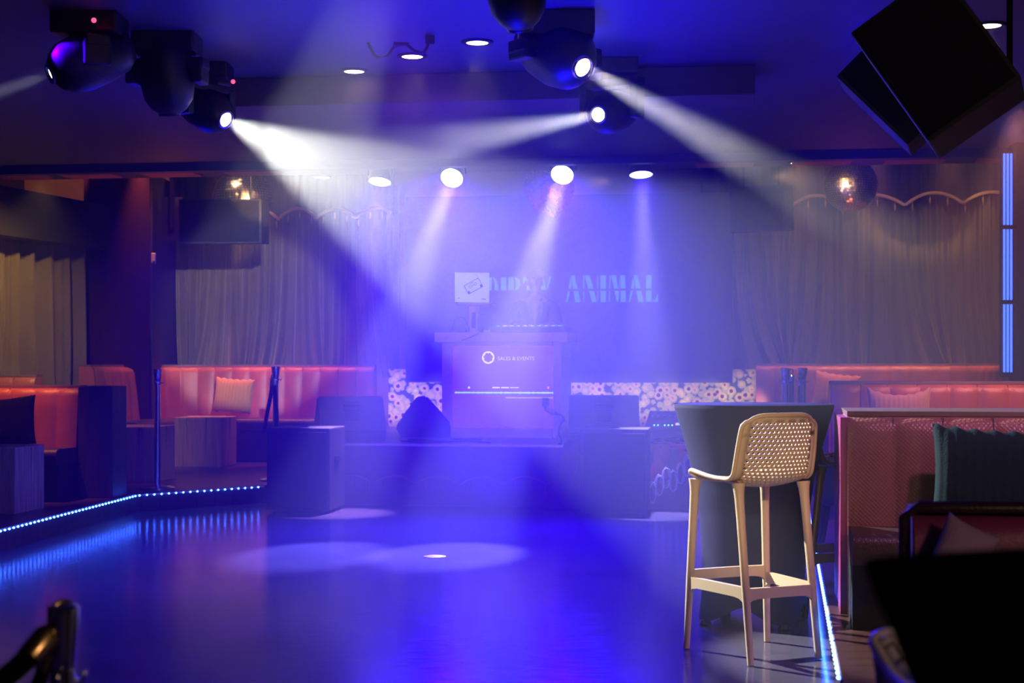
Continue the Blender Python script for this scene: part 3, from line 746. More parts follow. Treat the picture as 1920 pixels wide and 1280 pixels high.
def subwoofer(label, xl, xr, yf, h, dep):
    w = xr-xl; t = thing('subwoofer', label, 'speaker', ((xl+xr)/2, yf, 0), RZ, 'subwoofers on the dance floor')
    m = MB(); m.box((0, dep/2+.02, h/2+.012), (w, dep, h-.024), bevel=.012); m.build('cabinet', black_cab, t)
    m = MB(); m.box((0, .012, h/2+.01), (w-.05, .03, h-.09), bevel=.008); m.build('grille', grille_m, t)
    m = MB(); m.lathe([(.035,h-.001), (.05,h-.001), (.05,h+.006), (.035,h+.006)], 20, Matrix.Translation((-.02, dep*.5, 0)), caps=False); m.build('pole_socket', black_metal, t)
    for sx in (-1,1):
        m = MB(); m.box((sx*(w/2+.001), dep/2, h*.62), (.012, .16, .06), bevel=.004); m.build('handle', black_metal, t)
        for sy in (.08, dep-.06):
            m = MB(); m.lathe([(.02,0), (.024,.014)], 12, Matrix.Translation((sx*(w/2-.06), sy, 0))); m.build('foot', black_plastic, t)
subwoofer('black subwoofer on the floor left of the stage, near the blue strip', -2.13, -1.57, 13.32, .735, .55)
subwoofer('black subwoofer on the floor right of the stage, near the bar table', .575, 1.15, 13.12, .735, .52)

def wedge(label, loc, w, h, d, rotz, lift=0, m_=black_cab):
    t = thing('stage_monitor', label, 'speaker', loc, rotz, 'wedge stage monitors')
    # profile in (y, z): y toward the stage back; sloped rear (facing the viewer) carries a handle
    prof = [(0,.0), (-.05,.10), (.16,h), (.24,h+.01), (d,.12), (d,.0)]
    M = Matrix.Rotation(PI/2, 4, 'Y') @ Matrix.Rotation(PI/2, 4, 'Z')
    mm = MB()
    a = [mm.bm.verts.new((-w/2, y, z)) for y, z in prof]; b = [mm.bm.verts.new((w/2, y, z)) for y, z in prof]
    mm.bm.faces.new(a); mm.bm.faces.new(list(reversed(b)))
    for i in range(len(prof)): mm.bm.faces.new((a[i], a[(i+1)%6], b[(i+1)%6], b[i]))
    bmesh.ops.bevel(mm.bm, geom=mm.bm.edges[:], offset=.01, segments=2, affect='EDGES'); mm.build('cabinet', m_, t)
    sl = math.atan2(.21, h-.10); R = Matrix.Rotation(-sl, 4, 'X')
    def on(x, k, off): return Vector((x, -.05+.21*k, .10+(h-.10)*k)) + R @ Vector((0,-off,0))
    mm = MB(); mm.box(on(0,.74,.0), (w*.26,.012,.11), R, bevel=.005); mm.build('handle_recess', plinth_m, t)
    mm = MB(); mm.box(on(0,.76,.012), (w*.26,.02,.022), R, bevel=.006); mm.build('handle', black_metal, t)
    mm = MB(); mm.box(on(0,.45,.004), (w*.22,.01,.10), R, bevel=.004); mm.build('connector_plate', black_metal, t)
    # grille on the far side
    gl = math.atan2(d-.24, h-.11); R2 = Matrix.Rotation(gl, 4, 'X')
    mm = MB(); mm.box(((0), (.24+d)/2+.006, (h+.13)/2+.004), (w-.06,.014,math.hypot(d-.24,h-.11)-.05), R2); mm.build('grille', grille_m, t)
    return t
wedge('black wedge stage monitor right of the booth, recessed handle toward us', (GX(1132,14.05), 14.02, STG), .64, .44, .55, RZ+.08)
wedge('black wedge stage monitor behind the left subwoofer', (GX(662,14.55), 14.55, STG), .62, .42, .55, RZ+.38)
wedge('dark wedge stage monitor turned sideways before the sunflower panel', (GX(752,15.75), 15.75, STG), .50, .40, .50, RZ-PI/2+.2)
mx = thing('mixing_desk', 'low mixing desk with small lit buttons right of the stage monitor', 'mixer', (GX(1258,14.6), 14.6, STG), RZ-.1)
m = MB(); R = Matrix.Rotation(.42, 4, 'X'); m.box((0,.12,.16), (.50,.46,.07), R, bevel=.008); m.box((0,.22,.08), (.46,.25,.16)); m.build('chassis', mat('grey_desk', (.12,.11,.15), .45), mx)
for k in range(5):
    m = MB(); m.box(R @ Vector((-.16+.035*k+(.03 if k > 1 else 0), -.10, .042)) + Vector((0,.12,.16)), (.010,.010,.006), R); m.build('button', green_led, mx)
m = MB(); m.box(R @ Vector((.10,-.07,.04)) + Vector((0,.12,.16)), (.10,.035,.005), R); m.build('display', cyan_disp, mx)
m = MB(); m.box(R @ Vector((.045,-.07,.04)) + Vector((0,.12,.16)), (.012,.035,.006), R); m.build('button', mat('orange_button', (.8,.2,.1), .4, emis=(1,.2,.1), estr=2, sample=False), mx)
for k in range(8):
    m = MB(); m.box(R @ Vector((-.20+.055*k,.08,.045)) + Vector((0,.12,.16)), (.012,.022,.014), R); m.build('fader', grey_alu, mx)
for j in range(5):
    x = 1.20+.085*j; r = random.random
    cable('audio_cable', ('black cable snaking in front of the mixing desk', 'black cable looped under the mixing desk lip', 'cable trailing past the right subwoofer top', 'cable curled at the right stage corner', 'cable hanging off the right stage corner')[j],
          [(x-.05, 14.45, STG+.012), (x+.10, 14.25+.04*j, STG+.02+.03*(j%2)), (x-.06+.1*r(), 14.05, STG+.015+.01*j), (x+.04, 13.85, STG+.015), (x+.02+.05*j/5, 13.70, STG-.05*(j>2))], .007, group='loose stage cables')
# red cloth and bundled cables hanging off the right stage corner
def rc(u, v):
    x = 1.20+.36*u; o = .05*math.sin(u*9+2*v)+.05*noise.noise(Vector((u*3,v*3,5)))
    if v < .2: return Vector((x, 13.86-.75*v*.9, STG+.02))
    k = (v-.2)/.8; return Vector((x+.05*math.sin(k*4), 13.70-.05*k-o*(.3+k), STG+.015-.37*k*(.75+.25*math.sin(u*5))))
m = MB(); m.grid(rc, 40, 30); tag(m.build('red_cloth', red_cloth, smooth=True), 'crumpled red cloth hanging off the right stage corner', 'cloth')
for j in range(6):
    cx, cz = 1.22+.062*j, .16+.03*(j%3)+.035*j; pts = []
    for k in range(34):
        a = 2*PI*k/33*2.6; rr = .07+.006*math.sin(k*2.3+j)
        pts.append((cx+rr*.45*math.cos(a)+.002*k*.2, 13.56-.012*k/10+.02*math.sin(a*.7+j), cz+rr*1.3*math.sin(a)))
    m = MB(); m.tube(pts, .0055, 6)
    tag(m.build('cable_coil', frost, smooth=True), ('lowest shiny coil of wrapped cable by the right subwoofer', 'shiny wrapped cable coil second from the right subwoofer', 'shiny wrapped cable coil third from the right subwoofer', 'shiny wrapped cable coil under the red cloth', 'shiny wrapped cable coil near the bar table', 'topmost shiny cable coil beside the bar table')[j], 'cable', 'wrapped cable coils at the stage corner')
# bunched cloth over the stage edge
def bc(u, v):
    a = 2*PI*u; w = .05+.05*v**.6+.012*math.sin(a*5+v*4)
    z = STG+.075-.62*v; cx = .545-.13*v**1.5
    if v < .06: w *= v/.06*.9+.1
    return Vector((cx+w*1.25*math.cos(a), 13.68+w*.62*math.sin(a), max(z, .012)))
m = MB(); m.grid(bc, 60, 26, True); tag(m.build('draped_cloth', mat('dark_bunched_cloth', (.06,.02,.045), .8, sheen=.3), smooth=True), 'dark bunched cloth tied at the stage edge beside the right subwoofer', 'cloth')
m = MB(); m.lathe([(0,0), (.075,0), (.075,.004), (.06,.007), (0,.007)], 28, caps=False); tag(m.build('floor_socket', mat('steel_cover', (.6,.6,.62), .3, .6), None, (GX(815,10.3),10.3,0), smooth=True, angle=30), 'round metal floor cover in the lit spot on the dance floor', 'floor cover')
for j, (pp) in enumerate((((-1.05,14.6),(-.75,14.4),(-.45,14.55),(-.2,14.35)), ((-1.0,14.9),(-.7,14.75),(-.55,14.95),(-.3,14.85)))):
    cable('audio_cable', ('loose cable on the stage left of the booth', 'second loose cable on the stage nearer the booth')[j], [(x, y, STG+.008) for x, y in pp], .008, group='loose stage cables')

# ------------------------------------------------------------------ LED strips
def led_strip(label, pts, z, spacing, off=.012):
    P = [Vector((*p, z)) for p in pts]
    t = thing('led_strip', label, 'light strip', P[0], 0, 'blue edge strips')
    m = MB(); m.tube([p-P[0] for p in P], .009, 6); m.build('channel', grey_alu, t)
    m = MB(); m.sphere((0,0,0), .008, 6, 4); proto = m.build('diode', led_blue, t, smooth=True); first = True
    carry = 0.
    for a, b in zip(P, P[1:]):
        d = (b-a); L = d.length; d.normalize(); n = Vector((d.y, -d.x, 0)); s = carry
        while s < L:
            q = a+d*s+n*off
            if first: o = proto; first = False
            else:
                o = bpy.data.objects.new('diode', proto.data); COL.objects.link(o); o.parent = t
            o.location = q-P[0]; s += spacing
        carry = s-L
    return t
led_strip('blue light strip along the left platform edge', [ext(LA,LB,7.6), LA, LB, LC], .148, .075)
led_strip('blue light strip along the right platform edge beside the bar table', [RC, RB, RA], .148, .088)

# ------------------------------------------------------------------ stanchions and ropes
def stanchion(label, x, y, z0, h, r=.028, rope=None, group='chrome rope stanchions', base=True):
    t = thing('stanchion', label, 'stanchion', (x, y, z0), 0, group)
    if base:
        m = MB(); m.lathe([(.0,0), (.16,0), (.16,.012), (.12,.026), (.04,.034), (.0,.034)], 32, caps=False); m.build('base', chrome, t, smooth=True, angle=40)
    m = MB(); m.lathe([(r,.03), (r,h-.12)], 20); m.build('post', chrome, t, smooth=True, angle=40)
    m = MB(); m.lathe([(r*1.1,h-.14), (r*1.25,h-.12), (r*1.05,h-.105), (r*1.1,h-.10), (r*1.55,h-.015), (r*1.55,h), (r*1.2,h+.004), (0,h+.006)], 20, caps=False); m.build('crown', chrome, t, smooth=True, angle=35)
    m = MB()
    for a in (0, PI/2, PI, 1.5*PI):
        m.tube([(r*math.cos(a)*1.0, r*math.sin(a)*1.0, h-.12), (r*math.cos(a)*1.9, r*math.sin(a)*1.9, h-.125), (r*math.cos(a)*2.1, r*math.sin(a)*2.1, h-.105)], .005, 6)
    m.build('hook_ring', chrome, t, smooth=True)
    return t
def rope(label, pts, r=.018, ends=True, clasp=chrome, group='black velvet ropes'):
    P = [Vector(p) for p in pts]; t = thing('velvet_rope', label, 'rope', P[0], 0, group)
    out = []
    for i in range(len(P)-1):
        p0, p1, p2, p3 = P[max(i-1,0)], P[i], P[i+1], P[min(i+2,len(P)-1)]
        for k in range(8):
            s = k/8; out.append(.5*((2*p1)+(-p0+p2)*s+(2*p0-5*p1+4*p2-p3)*s*s+(-p0+3*p1-3*p2+p3)*s**3)-P[0])
    out.append(P[-1]-P[0])
    m = MB(); m.tube(out, r, 10); m.build('rope', rope_m, t, smooth=True)
    d = (out[0]-out[2]).normalized(); m = MB(); m.lathe([(r*1.2,-.045), (r*1.25,.0), (r*.7,.015), (r*.4,.02)], 14, align(d)); m.build('ferrule', clasp, t, smooth=True, angle=40)
    m = MB(); c = d*.045; a = d.orthogonal().normalized(); b = d.cross(a)
    m.tube([c+.024*(d*math.cos(k)+a*math.sin(k)) for k in [2*PI*i/14 for i in range(14)]], .005, 6, True); m.build('clasp', clasp, t, smooth=True)
    return t
stanchion('chrome stanchion on the left platform near the blue strip corner', GX(295,14.0), 14.0, PLAT, 1.08)
stanchion('chrome stanchion behind the left subwoofer with hanging ropes', GX(517,15.0), 15.0, PLAT, 1.10)
rope('black velvet rope hanging down behind the left subwoofer, left strand', [W(511,715,14.92), W(507,745,14.9), W(500,780,14.9), W(495,812,14.9)], .02)
rope('black velvet rope hanging against the stanchion behind left subwoofer', [W(514,714,14.9), W(516,745,14.88), W(519,780,14.88), W(517,815,14.88)], .02)
stanchion('left chrome stanchion of the pair behind the bar table', GX(1472,13.9), 13.9, PLAT, 1.09, .03)
stanchion('right chrome stanchion of the pair behind the bar table', GX(1505,14.1), 14.1, PLAT, 1.09, .03)
rope('black velvet rope between the two right stanchions', [W(1484,706,13.9), W(1484,735,13.9), W(1484,775,13.9), W(1486,830,13.9)], .024)
rope('short black rope on the right stanchion of the pair', [W(1499,714,14.0), W(1498,745,14.0), W(1498,785,14.0), W(1497,840,14.0)], .012)
stanchion('dark blurred stanchion in the bottom left foreground', GX(119,2.6), 2.6, 0, .865, .0175, group=None)
q = W(119,1150,2.6)
rope('thick black velvet rope in the bottom left foreground', [W(88,1192,2.58), W(60,1225,2.56), W(20,1262,2.54), W(-60,1320,2.5)], .019, clasp=brass)
rope('second black velvet rope hanging nearer the foreground stanchion', [W(100,1208,2.6), W(88,1240,2.6), W(66,1300,2.6), W(40,1380,2.6)], .013, clasp=brass)

# ------------------------------------------------------------------ bar stool
def bar_stool(label, x, y, z, rotz, mt, group='moulded bar stools'):
    t = thing('bar_stool', label, 'bar stool', (x, y, z), rotz, group)
    # profile (y, z, half width) from seat front to the top of the back; +y is the front
    PR = [(.225,.768,.195), (.205,.782,.203), (.14,.776,.208), (.05,.765,.209), (-.05,.760,.206), (-.12,.770,.203), (-.165,.797,.201), (-.190,.84,.200), (-.205,.90,.198), (-.220,.97,.193), (-.233,1.03,.187), (-.240,1.06,.180)]
    ts = [0]
    for a, b in zip(PR, PR[1:]): ts.append(ts[-1]+math.hypot(a[0]-b[0], a[1]-b[1]))
    T = ts[-1]
    def P(v):
        s = v*T; i = 0
        while i < len(PR)-2 and ts[i+1] < s: i += 1
        f = (s-ts[i])/(ts[i+1]-ts[i])
        # catmull
        p0, p1, p2, p3 = PR[max(i-1,0)], PR[i], PR[i+1], PR[min(i+2,len(PR)-1)]
        return [ .5*((2*b)+(-a+c)*f+(2*a-5*b+4*c-d)*f*f+(-a+3*b-3*c+d)*f**3) for a,b,c,d in zip(p0,p1,p2,p3)]
    def S(u, v):
        y_, z_, hw = P(v); xx = 2*u-1
        back = min(1, max(0, (v-.42)/.25)); seat = 1-back
        y_ += back*.045*xx*xx; z_ += seat*.022*xx*xx - seat*.016*(1-xx*xx)
        if v > .9: hw *= 1-.10*((v-.9)/.1)**2
        if v > .93: z_ -= .028*abs(xx)**6*((v-.93)/.07)
        return Vector((xx*hw, y_, z_))
    m = MB(); nu, nv = 15, 34; mu, mv = .085, .045
    def quad(a, b, c, d):
        m.bm.faces.new([m.bm.verts.new(S(*q)) for q in (a, b, c, d)])
    # solid margins
    for i in range(12):
        for (u0, u1) in ((0, mu), (1-mu, 1)):
            pass
    K = 40
    for j in range(K):
        v0, v1 = j/K, (j+1)/K
        quad((0,v0),(mu,v0),(mu,v1),(0,v1)); quad((1-mu,v0),(1,v0),(1,v1),(1-mu,v1))
    for i in range(20):
        u0 = mu+(1-2*mu)*i/20; u1 = mu+(1-2*mu)*(i+1)/20
        quad((u0,0),(u1,0),(u1,mv),(u0,mv)); quad((u0,1-mv),(u1,1-mv),(u1,1),(u0,1))
    for j in range(nv):
        v0 = mv+(1-2*mv)*j/nv; v1 = mv+(1-2*mv)*(j+1)/nv; sh = .5*(j % 2)
        lo = 0
        edges_u = [0]+[k+sh for k in range(nu+1) if 0 < k+sh < nu]+[nu]
        for a, b in zip(edges_u, edges_u[1:]):
            ua = mu+(1-2*mu)*a/nu; ub = mu+(1-2*mu)*b/nu
            if b-a < .9: quad((ua,v0),(ub,v0),(ub,v1),(ua,v1)); continue
            iu = (ub-ua)*.21; iv = (v1-v0)*.24
            o4 = [(ua,v0),(ub,v0),(ub,v1),(ua,v1)]
            ch = .32
            # rounded (8-sided) hole
            du, dv = (ub-ua)-2*iu, (v1-v0)-2*iv; u0_, v0_ = ua+iu, v0+iv
            h8 = [(u0_+du*ch,v0_),(u0_+du*(1-ch),v0_),(u0_+du,v0_+dv*ch),(u0_+du,v0_+dv*(1-ch)),(u0_+du*(1-ch),v0_+dv),(u0_+du*ch,v0_+dv),(u0_,v0_+dv*(1-ch)),(u0_,v0_+dv*ch)]
            ov = [m.bm.verts.new(S(*q)) for q in o4]; hv = [m.bm.verts.new(S(*q)) for q in h8]
            for f in ((ov[0],ov[1],hv[1],hv[0]), (ov[1],hv[2],hv[1]), (ov[1],ov[2],hv[3],hv[2]), (ov[2],hv[4],hv[3]), (ov[2],ov[3],hv[5],hv[4]), (ov[3],hv[6],hv[5]), (ov[3],ov[0],hv[7],hv[6]), (ov[0],hv[0],hv[7])):
                m.bm.faces.new(f)
    bmesh.ops.remove_doubles(m.bm, verts=m.bm.verts, dist=.0004)
    shell = m.build('shell', mt, t, smooth=True, angle=40)
    so = shell.modifiers.new('Solidify', 'SOLIDIFY'); so.thickness = .009; so.offset = 0
    rim = [S(0, j/44) for j in range(45)]+[S(i/16, 1) for i in range(1,17)]+[S(1, 1-j/44) for j in range(1,45)]+[S(1-i/16, 0) for i in range(1,16)]
    m = MB(); m.tube(rim, .0105, 10, True); m.build('rim', mt, t, smooth=True)
    feet = {'fl': (-.214,.228), 'fr': (.214,.222), 'rl': (-.176,-.232), 'rr': (.176,-.225)}
    tops = {'fl': (-.185,.20,.765), 'fr': (.185,.20,.765), 'rl': (-.168,-.125,.765), 'rr': (.168,-.125,.765)}
    def at(k, zz): 
        f = feet[k]; tp = tops[k]; q = 1-zz/tp[2]; return Vector((tp[0]+(f[0]-tp[0])*q, tp[1]+(f[1]-tp[1])*q, zz))
    for k in feet:
        m = MB(); zs = (.765,.735,.70,.6,.5,.4,.32,.26,.15,.004)
        rs = (.030,.024,.021,.019,.0185,.018,.018,.017,.016,.0145)
        m.tube([at(k, z_) for z_ in zs], rs, 12); m.build('leg', mt, t, smooth=True, angle=60)
    for a, b, zz in (('fl','fr',.335), ('fl','rl',.305), ('fr','rr',.305), ('rl','rr',.300)):
        p0, p1 = at(a, zz), at(b, zz); d = (p1-p0); m = MB(); n_ = 12; out = Vector((d.y,-d.x,0)).normalized()
        rows = []
        for i in range(n_+1):
            f = i/n_; q = p0+d*f; e = abs(2*f-1)**8; hlow = .024+.022*e; bow = .012*(1-(2*f-1)**2)*(1 if a == 'fl' and b == 'fr' else 0)
            if a == 'fl' and b == 'fr': q = q+Vector((0,bow,0))
            th = .011
            rows.append([m.bm.verts.new(q+out*th+Vector((0,0,.022))), m.bm.verts.new(q-out*th+Vector((0,0,.022))), m.bm.verts.new(q-out*th-Vector((0,0,hlow))), m.bm.verts.new(q+out*th-Vector((0,0,hlow)))])
        for A, B in zip(rows, rows[1:]):
            for i in range(4): m.bm.faces.new((A[i], A[(i+1)%4], B[(i+1)%4], B[i]))
        m.bm.faces.new(rows[0]); m.bm.faces.new(rows[-1]); m.build('footrest', mt, t)
    return t
bar_stool('ivory moulded bar stool with perforated back before the navy bar table', 1.0735, 6.83, 0, math.radians(24.7), white_plastic)
s2 = bar_stool('dark brown bar stool behind the navy bar table, legs at its right', 1.62, 8.0, 0, math.radians(-70), brown_plastic)
s3 = bar_stool('pale bar stool seat corner peeking past the black foreground table', .86, 2.5, 0, math.radians(92), mat('grey_white_plastic', (.62,.58,.55), .4))
# dark pouf on the right platform
pf = thing('pouf', 'dark upholstered stool on tapered legs left of the perforated bench', 'stool', (2.02, 9.6, PLAT), RZ)
m = MB(); m.lathe([(.0,.24), (.12,.25), (.155,.32), (.165,.44), (.16,.52), (.13,.545), (0,.55)], 28, caps=False); m.build('seat', mat('dark_stool_cover', (.02,.02,.03), .5), pf, smooth=True)
for a in (.6,2.2,3.7,5.3):
    m = MB(); m.tube([(.10*math.cos(a),.10*math.sin(a),.28), (.14*math.cos(a),.14*math.sin(a),.0)], [.03,.014], 10); m.build('leg', black_metal, pf, smooth=True)

# ------------------------------------------------------------------ bar tables in stretch covers
def bar_table(label, x, y, r, h, z0, mt, rotz=.4):
    t = thing('bar_table', label, 'bar table', (x, y, z0), rotz, None)
    R = [(1.0,1.0),(1.0,.985),(.985,.965),(.93,.90),(.85,.80),(.76,.66),(.70,.50),(.67,.35),(.67,.2),(.69,.1),(.72,.02)]
    def f(u, v):
        i = min(int(v*(len(R)-1)), len(R)-2); q = v*(len(R)-1)-i; k = R[i][0]+(R[i+1][0]-R[i][0])*q; zz = R[i][1]+(R[i+1][1]-R[i][1])*q
        a = 2*PI*u; lob = abs(math.cos(2*a)); low = max(0, 1-zz)**3
        rr = r*k*(1+low*(.16*lob**2-.13)); hem = .09*(1-lob**1.5)*max(0, (.25-zz)/.25)
        return Vector((rr*math.cos(a), rr*math.sin(a), h*zz+hem))
    m = MB(); m.grid(f, 96, 60, True); m.build('stretch_cover', mt, t, smooth=True)
    m = MB(); m.lathe([(0,h), (r*.97,h), (r*.995,h-.004), (r,h-.012), (r*.99,h-.03)], 64, caps=False); m.build('tabletop', mt, t, smooth=True, angle=40)
    for k in range(4):
        a = k*PI/2; m = MB(); m.lathe([(.028,0), (.03,.012), (.02,.03)], 12, Matrix.Translation((r*.70*math.cos(a), r*.70*math.sin(a), 0))); m.build('foot', black_plastic, t)
    return t
bar_table('bar table in a navy stretch cover behind the ivory stool', GX(1413,7.68), 7.68, .392, 1.082, 0, spandex)
tb = thing('bar_table', 'black cloth-covered bar table filling the bottom right corner', 'bar table', (.768, 1.337, 0), math.radians(22), None)
def sq(u, v):
    R = [(1,1.08),(1.0,1.072),(.985,1.055),(.95,1.02),(.90,.96),(.84,.86),(.79,.72),(.76,.5),(.75,.3),(.76,.0)]
    i = min(int(v*9), 8); q = v*9-i; k = R[i][0]+(R[i+1][0]-R[i][0])*q; zz = R[i][1]+(R[i+1][1]-R[i][1])*q
    a = 2*PI*u; c, s = math.cos(a), math.sin(a); n = 9; rr = .35/((abs(c)**n+abs(s)**n)**(1/n))
    return Vector((rr*k*c, rr*k*s, zz))
m = MB(); m.grid(sq, 120, 45, True); m.build('stretch_cover', spandex_black, tb, smooth=True)
m = MB(); m.bm.faces.new([m.bm.verts.new(sq(i/120, 0)) for i in range(120)]); m.build('tabletop', spandex_black, tb)

# ------------------------------------------------------------------ ceiling lights
def downlight(label, px, py, energy=25, z=CEIL, warm=(1,.62,.28), ang=70):
    d = F*(H0-z)/(py-YH); x = GX(px, d)
    t = thing('downlight', label, 'ceiling light', (x, d, z), 0, 'recessed ceiling downlights')
    m = MB(); m.lathe([(.062,-.002), (.064,-.010), (.085,-.012), (.092,-.004), (.092,0.001)], 28, caps=False); m.build('trim_ring', black_metal, t, smooth=True)
    m = MB(); m.lathe([(0,-.008), (.062,-.008), (.062,-.003)], 24, caps=False); m.build('diffuser', down_m, t)
    lamp('SPOT', 'downlight_lamp', (x, d, z-.03), energy, warm, t, (0,0,-1), ang, .6, .05)
    return t
downlight('warm downlight nearest the beam at left, beside the white light shaft', 664, 132)
downlight('warm downlight under the loose ceiling cable', 773, 104)
downlight('warm downlight right of the loose ceiling cable', 895, 78)
downlight('warm downlight half hidden by black speakers top right', 1855, 46)
downlight('warm downlight at the ceiling edge over the left bench', 605, 331, 40)
downlight('warm downlight at the ceiling edge left of the right mirror ball', 1496, 304, 40)

def mover(label, lens_px, lens_py, d, aim, energy=0, ang=20, color=(1,.96,.9), lens_r=.043, scale=1.0, blend=.25, lit=True, led=None, led_off=.14, size=.02, hide_lamp=False, vol=1.0):
    Lp = W(lens_px, lens_py, d); D = (Vector(aim)-Lp).normalized(); c = Lp-D*.19*scale
    t = thing('moving_head_light', label, 'stage light', (c.x, c.y, CEIL+.004), 0, 'moving head lights')
    o = Vector(t.location)
    def lc(p): return Vector(p)-o
    m = MB(); m.box((0,0,-.05*scale), (.30*scale,.24*scale,.10*scale), bevel=.012); m.build('base', black_plastic, t)
    side = D.cross(Vector((0,0,1)));  side = side.normalized() if side.length > .05 else Vector((1,0,0))
    pc = lc(c); a = .165*scale
    m = MB(); top = -.10*scale
    m.box((0,0,top-.015), (.12*scale,.12*scale,.03))
    ang_ = math.atan2(side.y, side.x)
    m.box((0,0,top-.045*scale), (2*a+.06*scale,.11*scale,.05*scale), ang_, bevel=.01)
    for s in (-1,1):
        q = side*s*a; zl = pc.z-.05*scale
        m.box((q.x, q.y, (top-.04*scale+zl)/2), (.05*scale,.12*scale,abs(top-.04*scale-zl)), ang_, bevel=.012)
    m.build('yoke', black_plastic, t)
    R = Matrix.Translation(pc) @ align(D) @ Matrix.Scale(scale, 4)
    m = MB(); m.lathe([(0,-.20), (.07,-.195), (.105,-.15), (.125,-.06), (.13,.04), (.115,.12), (.085,.165), (lens_r/scale+.016,.188), (lens_r/scale+.010,.192)], 30, R, caps=False); m.build('head', black_plastic, t, smooth=True, angle=50)
    m = MB(); m.lathe([(lens_r/scale+.002,.178), (lens_r/scale+.004,.198), (lens_r/scale+.014,.200), (lens_r/scale+.016,.185)], 30, R, caps=False); m.build('bezel', chrome if lit else black_metal, t, smooth=True)
    m = MB(); m.lathe([(lens_r/scale+.002,.180), (lens_r/scale*.7,.190), (0,.194)], 24, R, caps=False); m.build('lens', lens_white if lit else lens_off, t, smooth=True)
    if led:
        q = lc(W(led[0], led[1], d-led_off)); m = MB(); m.sphere(q, .013, 10, 6); m.build('indicator', red_led, t)
    if lit and energy:
        src = Lp+D*.022
        lamp('SPOT', 'beam_lamp', src, energy, color, t, D, ang, blend, lens_r*.8)
    return t
# aims are points in the room
mover('moving head light throwing the widest white beam from the left', 423, 224, 9.3, (1.35, 7.0, 1.0), 2900, 30, (.97,1,.92), .040, led=(437,153), blend=.25)
mover('moving head light throwing a white beam leftward from the centre', 1122, 215, 9.1, W(690,298,7.0), 3800, 7, (1,1,.93), .038, blend=.4)
mover('large moving head light throwing a white beam to the right', 1092, 126, 7.9, W(1620,425,6.4), 4200, 8.5, (1,.98,.92), .043, scale=1.32, blend=.4)
mover('moving head light at the left edge with a short white beam', 95, 138, 8.0, W(-260,262,7.6), 1200, 10, (.85,.85,1), .036, led=(176,38), led_off=.16, blend=.4, scale=1.15)
mover('unlit moving head light hanging dark at upper left', 318, 214, 8.6, W(330,420,8.7), 0, lit=False, scale=1.15)
mover('unlit black moving head light cut by the top edge', 975, 52, 6.6, W(1000,330,6.9), 0, lit=False, scale=1.0)
mover('moving head light above the top edge sending a shaft to the left curtain', 805, -330, 4.55, W(472,600,18.0), 6000, 9.8, (.88,.84,1), .05, blend=.35)
# PAR cans
def par_can(label, px, py, d, aim, wide=0, narrow=0, col=(.03,.0,1), ncol=(.24,.22,1), nang=22):
    c = W(px, py, d); D = (Vector(aim)-c).normalized()
    t = thing('par_can', label, 'stage light', (c.x, c.y, CEIL), 0, 'LED par cans under the ceiling edge'); o = Vector(t.location); pc = c-o
    R = Matrix.Translation(pc) @ align(D)
    m = MB(); m.lathe([(0,-.16), (.07,-.155), (.095,-.12), (.108,-.03), (.112,.0), (.104,.004), (.100,-.008)], 30, R, caps=False); m.build('housing', black_metal, t, smooth=True, angle=50)
    m = MB(); m.lathe([(.101,-.006), (0,-.004)], 28, R, caps=False); m.build('lens', lens_par, t)
    side = D.cross(Vector((0,0,1))).normalized(); m = MB()
    piv = pc-D*.07
    m.tube([piv+side*.118, piv+side*.118+Vector((0,0,.09)), piv+Vector((0,0,.135)), piv-side*.118+Vector((0,0,.09)), piv-side*.118], .009, 6)
    tz = -piv.z-.13
    m.tube([piv+Vector((0,0,.13)), (piv.x, piv.y, 0)], .012, 8); m.build('bracket', black_metal, t)
    src = c+D*.04
    if wide: lamp('SPOT', 'wash_lamp', src, wide, col, t, Vector((D.x*.3, -1.05, -.85)), 76, .9, .08)
    if narrow: lamp('SPOT', 'core_lamp', src, narrow, ncol, t, D, nang, .6, .06)
    return t
par_can('LED par can leftmost of the four, dimmest', 712, 341, 14.35, (-1.50, 13.35, 0), 350, 2600, nang=20, ncol=(.62,.34,.85))
par_can('LED par can second from left, beam slanting left', 847, 334, 14.2, (GX(590,10.45), 10.45, 0), 2900, 8500, nang=14)
par_can('LED par can third from left, beam slanting left over the DJ', 1054, 328, 14.0, (GX(842,10.45), 10.45, 0), 2900, 12500, nang=14)
par_can('LED par can rightmost of the four, beam straight down', 1202, 328, 13.85, (1.22, 13.1, 0), 400, 3200, nang=18, ncol=(.5,.42,1))

# loose cable and little sign box on the ceiling
c0 = W(752,83,8.5)
cable('ceiling_cable', 'loose cable and connector hanging from the ceiling by the downlights', [W(x_,y_,8.5) for x_, y_ in ((690,80),(700,100),(708,108),(725,106),(740,88),(762,84),(775,94),(792,99),(801,88),(803,76))], .009)
cb = thing('ceiling_connector', 'small black connector box on the loose ceiling cable', 'connector', c0, .2)
m = MB(); m.box((0,0,0), (.085,.03,.02), bevel=.004); m.build('connector_body', black_plastic, cb)
m = MB(); m.box((.16,0,.03), (.05,.04,.05), bevel=.008); m.build('connector_plug', black_plastic, cb)
m = MB(); m.box((0,0,0), (.12,.03,.07), bevel=.004); tag(m.build('notice_box', mat('reddish_box', (.5,.2,.2), .5), None, W(893,228,12.0), RZ), 'small reddish box sign under the ceiling behind the beam', 'sign')

